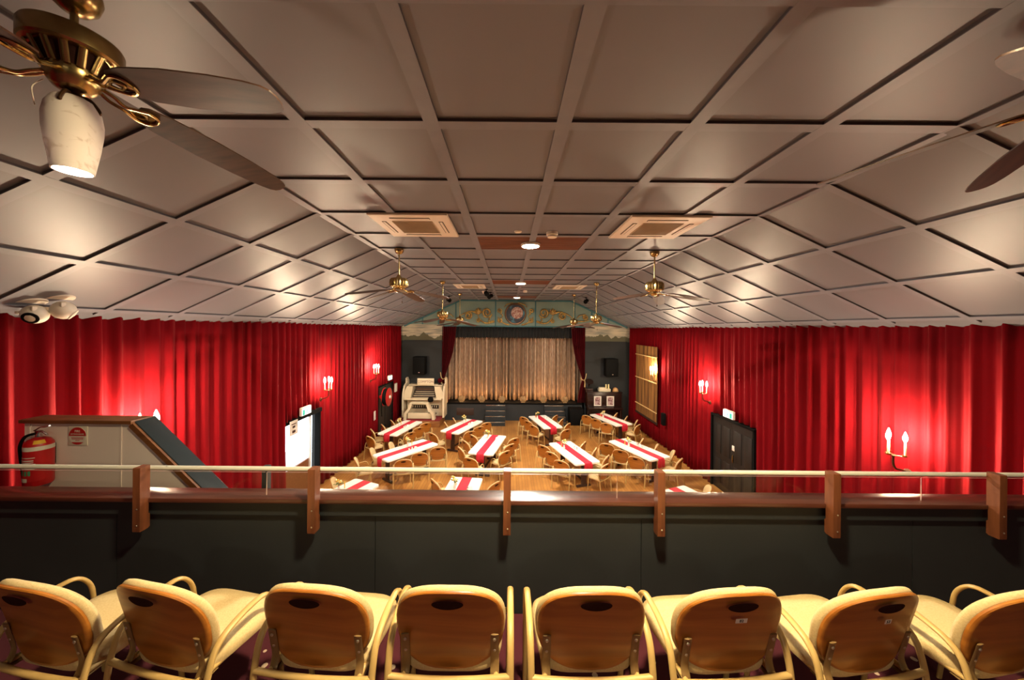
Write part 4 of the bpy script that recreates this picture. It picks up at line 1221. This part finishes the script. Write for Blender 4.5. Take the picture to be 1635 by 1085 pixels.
for i, x in enumerate((-2.26, -1.28, -.29, .74, 1.73, 2.77)):
    t = thing('shell_footlight', 'tan scallop shell footlight, %s from the organ side' % sh_lab[i], 'footlight', (x, YF-.10, .825), 0, GS)
    b = B(); n = 33; loops = []
    for rr in (.0, .35, .7, .92, 1.0):
        L = []
        for k in range(n):
            u = k/(n-1); a_ = R(-90+360*u)
            rad = .165*rr*(1+.045*cos(u*2*pi*13)*rr)*(1 if 36 < 360*u < 324 else .85)
            L.append((rad*cos(a_), -.055*(1-rr**2)-.012*cos(u*2*pi*13)*rr, .165+rad*sin(a_)))
        loops.append(L)
    b.loft(loops, cap=False, closed=False)
    o = obj('shell', b, M['shell'], t, 50)
    sol = o.modifiers.new('thickness', 'SOLIDIFY'); sol.thickness = .008
    obj('shell_foot', B().box((0, .01, .045), (.19, .06, .09), .01), M['shell'], t)
    obj('lamp', B().sphere((0, .075, .15), .025, 10, 8), M['bulb_shell'], t)

# ================================================================ DARK PIANO AND WHAT STANDS ON IT
t = thing('upright_piano', 'dark upright piano against the wall right of the stage', 'piano', (4.56, 16.35, 0))
obj('upper_case', B().box((0, .02, 1.06), (1.62, .50, .76), .01), M['piano'], t, 30)
obj('top_lid', B().box((0, .02, 1.45), (1.70, .56, .035), .008), M['piano'], t, 30)
obj('lower_panel', B().box((0, .06, .35), (1.56, .40, .68), .01), M['piano'], t, 30)
obj('key_lid', B().box((0, -.30, .72), (1.60, .34, .10), .02), M['piano'], t, 30)
for s in (-1, 1): obj('leg', B().lathe([(.05, 0), (.04, .10), (.06, .35), (.045, .66)], 14, (s*.72, -.40, 0)), M['piano'], t)
for k, x in enumerate((4.23, 4.83)):
    f = thing('framed_picture', 'white-framed picture on the piano front, the %s one' % ('one nearer the stage' if k == 0 else 'one nearer the red curtain'), 'picture', (x, 16.10, 1.04), 0, 'white-framed pictures on the piano')
    b = B()
    for dx, dz, w, h in ((0, .205, .34, .05), (0, -.205, .34, .05), (.145, 0, .05, .36), (-.145, 0, .05, .36)): b.box((dx, 0, dz), (w, .025, h))
    obj('frame', b, M['signwhite'], f); obj('print', B().box((0, .004, 0), (.25, .01, .37)), M['print'], f)
tag(obj('white_tray', B().box((4.60, 16.35, 1.53), (.56, .30, .12), .02).box((4.50, 16.35, 1.62), (.30, .22, .06), .02), M['ivory']), 'low white tray with parcels on the piano top', 'tray')
for k, x in enumerate((4.68, 4.80)):
    tag(obj('pillar_candle', B().lathe([(.035, 1.59), (.035, 1.80), (.01, 1.805)], 14, (x, 16.30, 0)), M['flower']), 'pale yellow pillar candle on the tray, %s' % ('nearer the stage' if k == 0 else 'nearer the red curtain'), 'candle', 'pillar candles on the piano tray')
t = thing('mantel_clock', 'small tan dome-topped clock at the right of the piano top', 'clock', (5.13, 16.33, 1.468))
obj('clock_case', B().prism([(-.13, 0), (.13, 0)]+[(.12*cos(R(a_)), .03+.15*sin(R(a_))) for a_ in range(0, 181, 15)], -.06, .06), M['tanlamp'], t, 30)
obj('clock_dial', B().lathe([(.07, 0), (.07, .006)], 20, (0, -.06, .08), Matrix.Rotation(R(90), 4, 'X')), M['bamboolight'], t)
t = thing('gramophone', 'dark gramophone horn left on the piano top', 'gramophone', (3.86, 16.35, 1.468))
obj('gramophone_box', B().box((0, 0, .07), (.34, .34, .14), .01), M['piano'], t, 30)
obj('horn', B().lathe([(.02, 0), (.03, .10), (.06, .22), (.12, .32), (.19, .36)], 20, (0, .05, .18), Matrix.Rotation(R(35), 4, 'X')), M['piano'], t, 40)

# ================================================================ SCROLLWORK AND ROUNDEL ABOVE THE STAGE
t = thing('roundel_painting', 'round painting in a dark ring at the centre above the stage', 'painting', (.33, YF-.05, 5.14))
rxn = Matrix.Rotation(R(90), 4, 'X')
obj('ring_frame', B().lathe([(.44, 0), (.46, .03), (.51, .04), (.53, .02), (.53, 0)], 48, (0, 0, 0), rxn), M['brassdark'], t, 40)
obj('canvas', B().lathe([(.455, .012), (.44, .016)], 48, (0, 0, 0), rxn), M['roundel'], t, 40)
def spiral(cx, cz, r, turns, a0, d, s, tail=None, k=18):
    pts = []
    n = int(turns*k)
    for i in range(n+1):
        u = i/n
        rr = r*(.22+.78*u)
        a_ = R(a0)-d*2*pi*turns*(1-u)
        pts.append((s*(cx+rr*cos(a_)), 0, cz+rr*sin(a_)))
    if tail: pts += [tuple(q) for q in smooth([pts[-1]]+[(s*x, 0, z) for x, z in tail], 6)][1:]
    return pts
def scroll(label, s, parts, name='gilded_scroll'):
    t = thing(name, label, 'scrollwork', (.33, YF-.075, 5.1), 0, 'gilded scrollwork above the stage')
    for kind, pts, r in parts:
        n = len(pts)
        rad = [r*1.3*(.55+.45*math.sin(pi*min(1, .15+i/n))) for i in range(n)]
        obj(kind, B().tube(pts, rad, None, 7), M['gilt'], t, 60)
for s in (-1, 1):
    sd = 'right' if s > 0 else 'left'
    P = [('scroll_stem', spiral(1.38, .10, .25, 1.6, 200, -1, s, [(1.30, -.32), (1.05, -.30)]), .035),
         ('scroll_stem', spiral(2.30, -.06, .19, 1.5, 100, -1, s, [(2.62, -.02), (2.82, -.24)]), .032),
         ('scroll_stem', smooth([(s*1.60, 0, .12), (s*1.86, 0, .05), (s*2.08, 0, .14), (s*2.30, 0, .14)], 6), .032),
         ('scroll_stem', spiral(1.80, -.30, .10, 1.2, 120, 1, s), .03),
         ('scroll_stem', smooth([(s*1.02, 0, -.34), (s*1.25, 0, -.40), (s*1.5, 0, -.40), (s*1.72, 0, -.24), (s*1.84, 0, -.02)], 6), .03)]
    for a_, l in ((60, .26), (85, .30), (110, .26), (35, .24), (135, .2)):
        P.append(('acanthus_leaf', [(s*(1.80+l*u*cos(R(a_))), -.02*sin(pi*u), .02+l*u*sin(R(a_))) for u in [k/6 for k in range(7)]], .04))
    scroll('gilded scrollwork on the %s inner panel above the stage' % sd, s, P)
    P = [('scroll_stem', spiral(3.42, -.10, .13, 1.5, 90, -1, s, [(3.15, -.02), (3.0, -.16)]), .03), ('scroll_stem', smooth([(s*2.98, 0, -.30), (s*3.3, 0, -.30), (s*3.6, 0, -.24)], 6), .026)]
    scroll('small gilded scroll on the outer %s panel above the stage' % sd, s, P)
    P = [('scroll_stem', spiral(.78, .18, .12, 1.3, 250, 1, s, [(.62, -.05), (.70, -.18)]), .028), ('scroll_stem', spiral(.74, -.28, .12, 1.4, 60, 1, s, [(.86, -.10)]), .028),
         ('scroll_stem', smooth([(s*.30, 0, -.50), (s*.50, 0, -.44), (s*.66, 0, -.36)], 6), .03), ('scroll_stem', smooth([(s*.12, 0, .58), (s*.42, 0, .50), (s*.56, 0, .36)], 6), .024)]
    scroll('gilded scrolls hugging the %s side of the round painting' % sd, s, P)
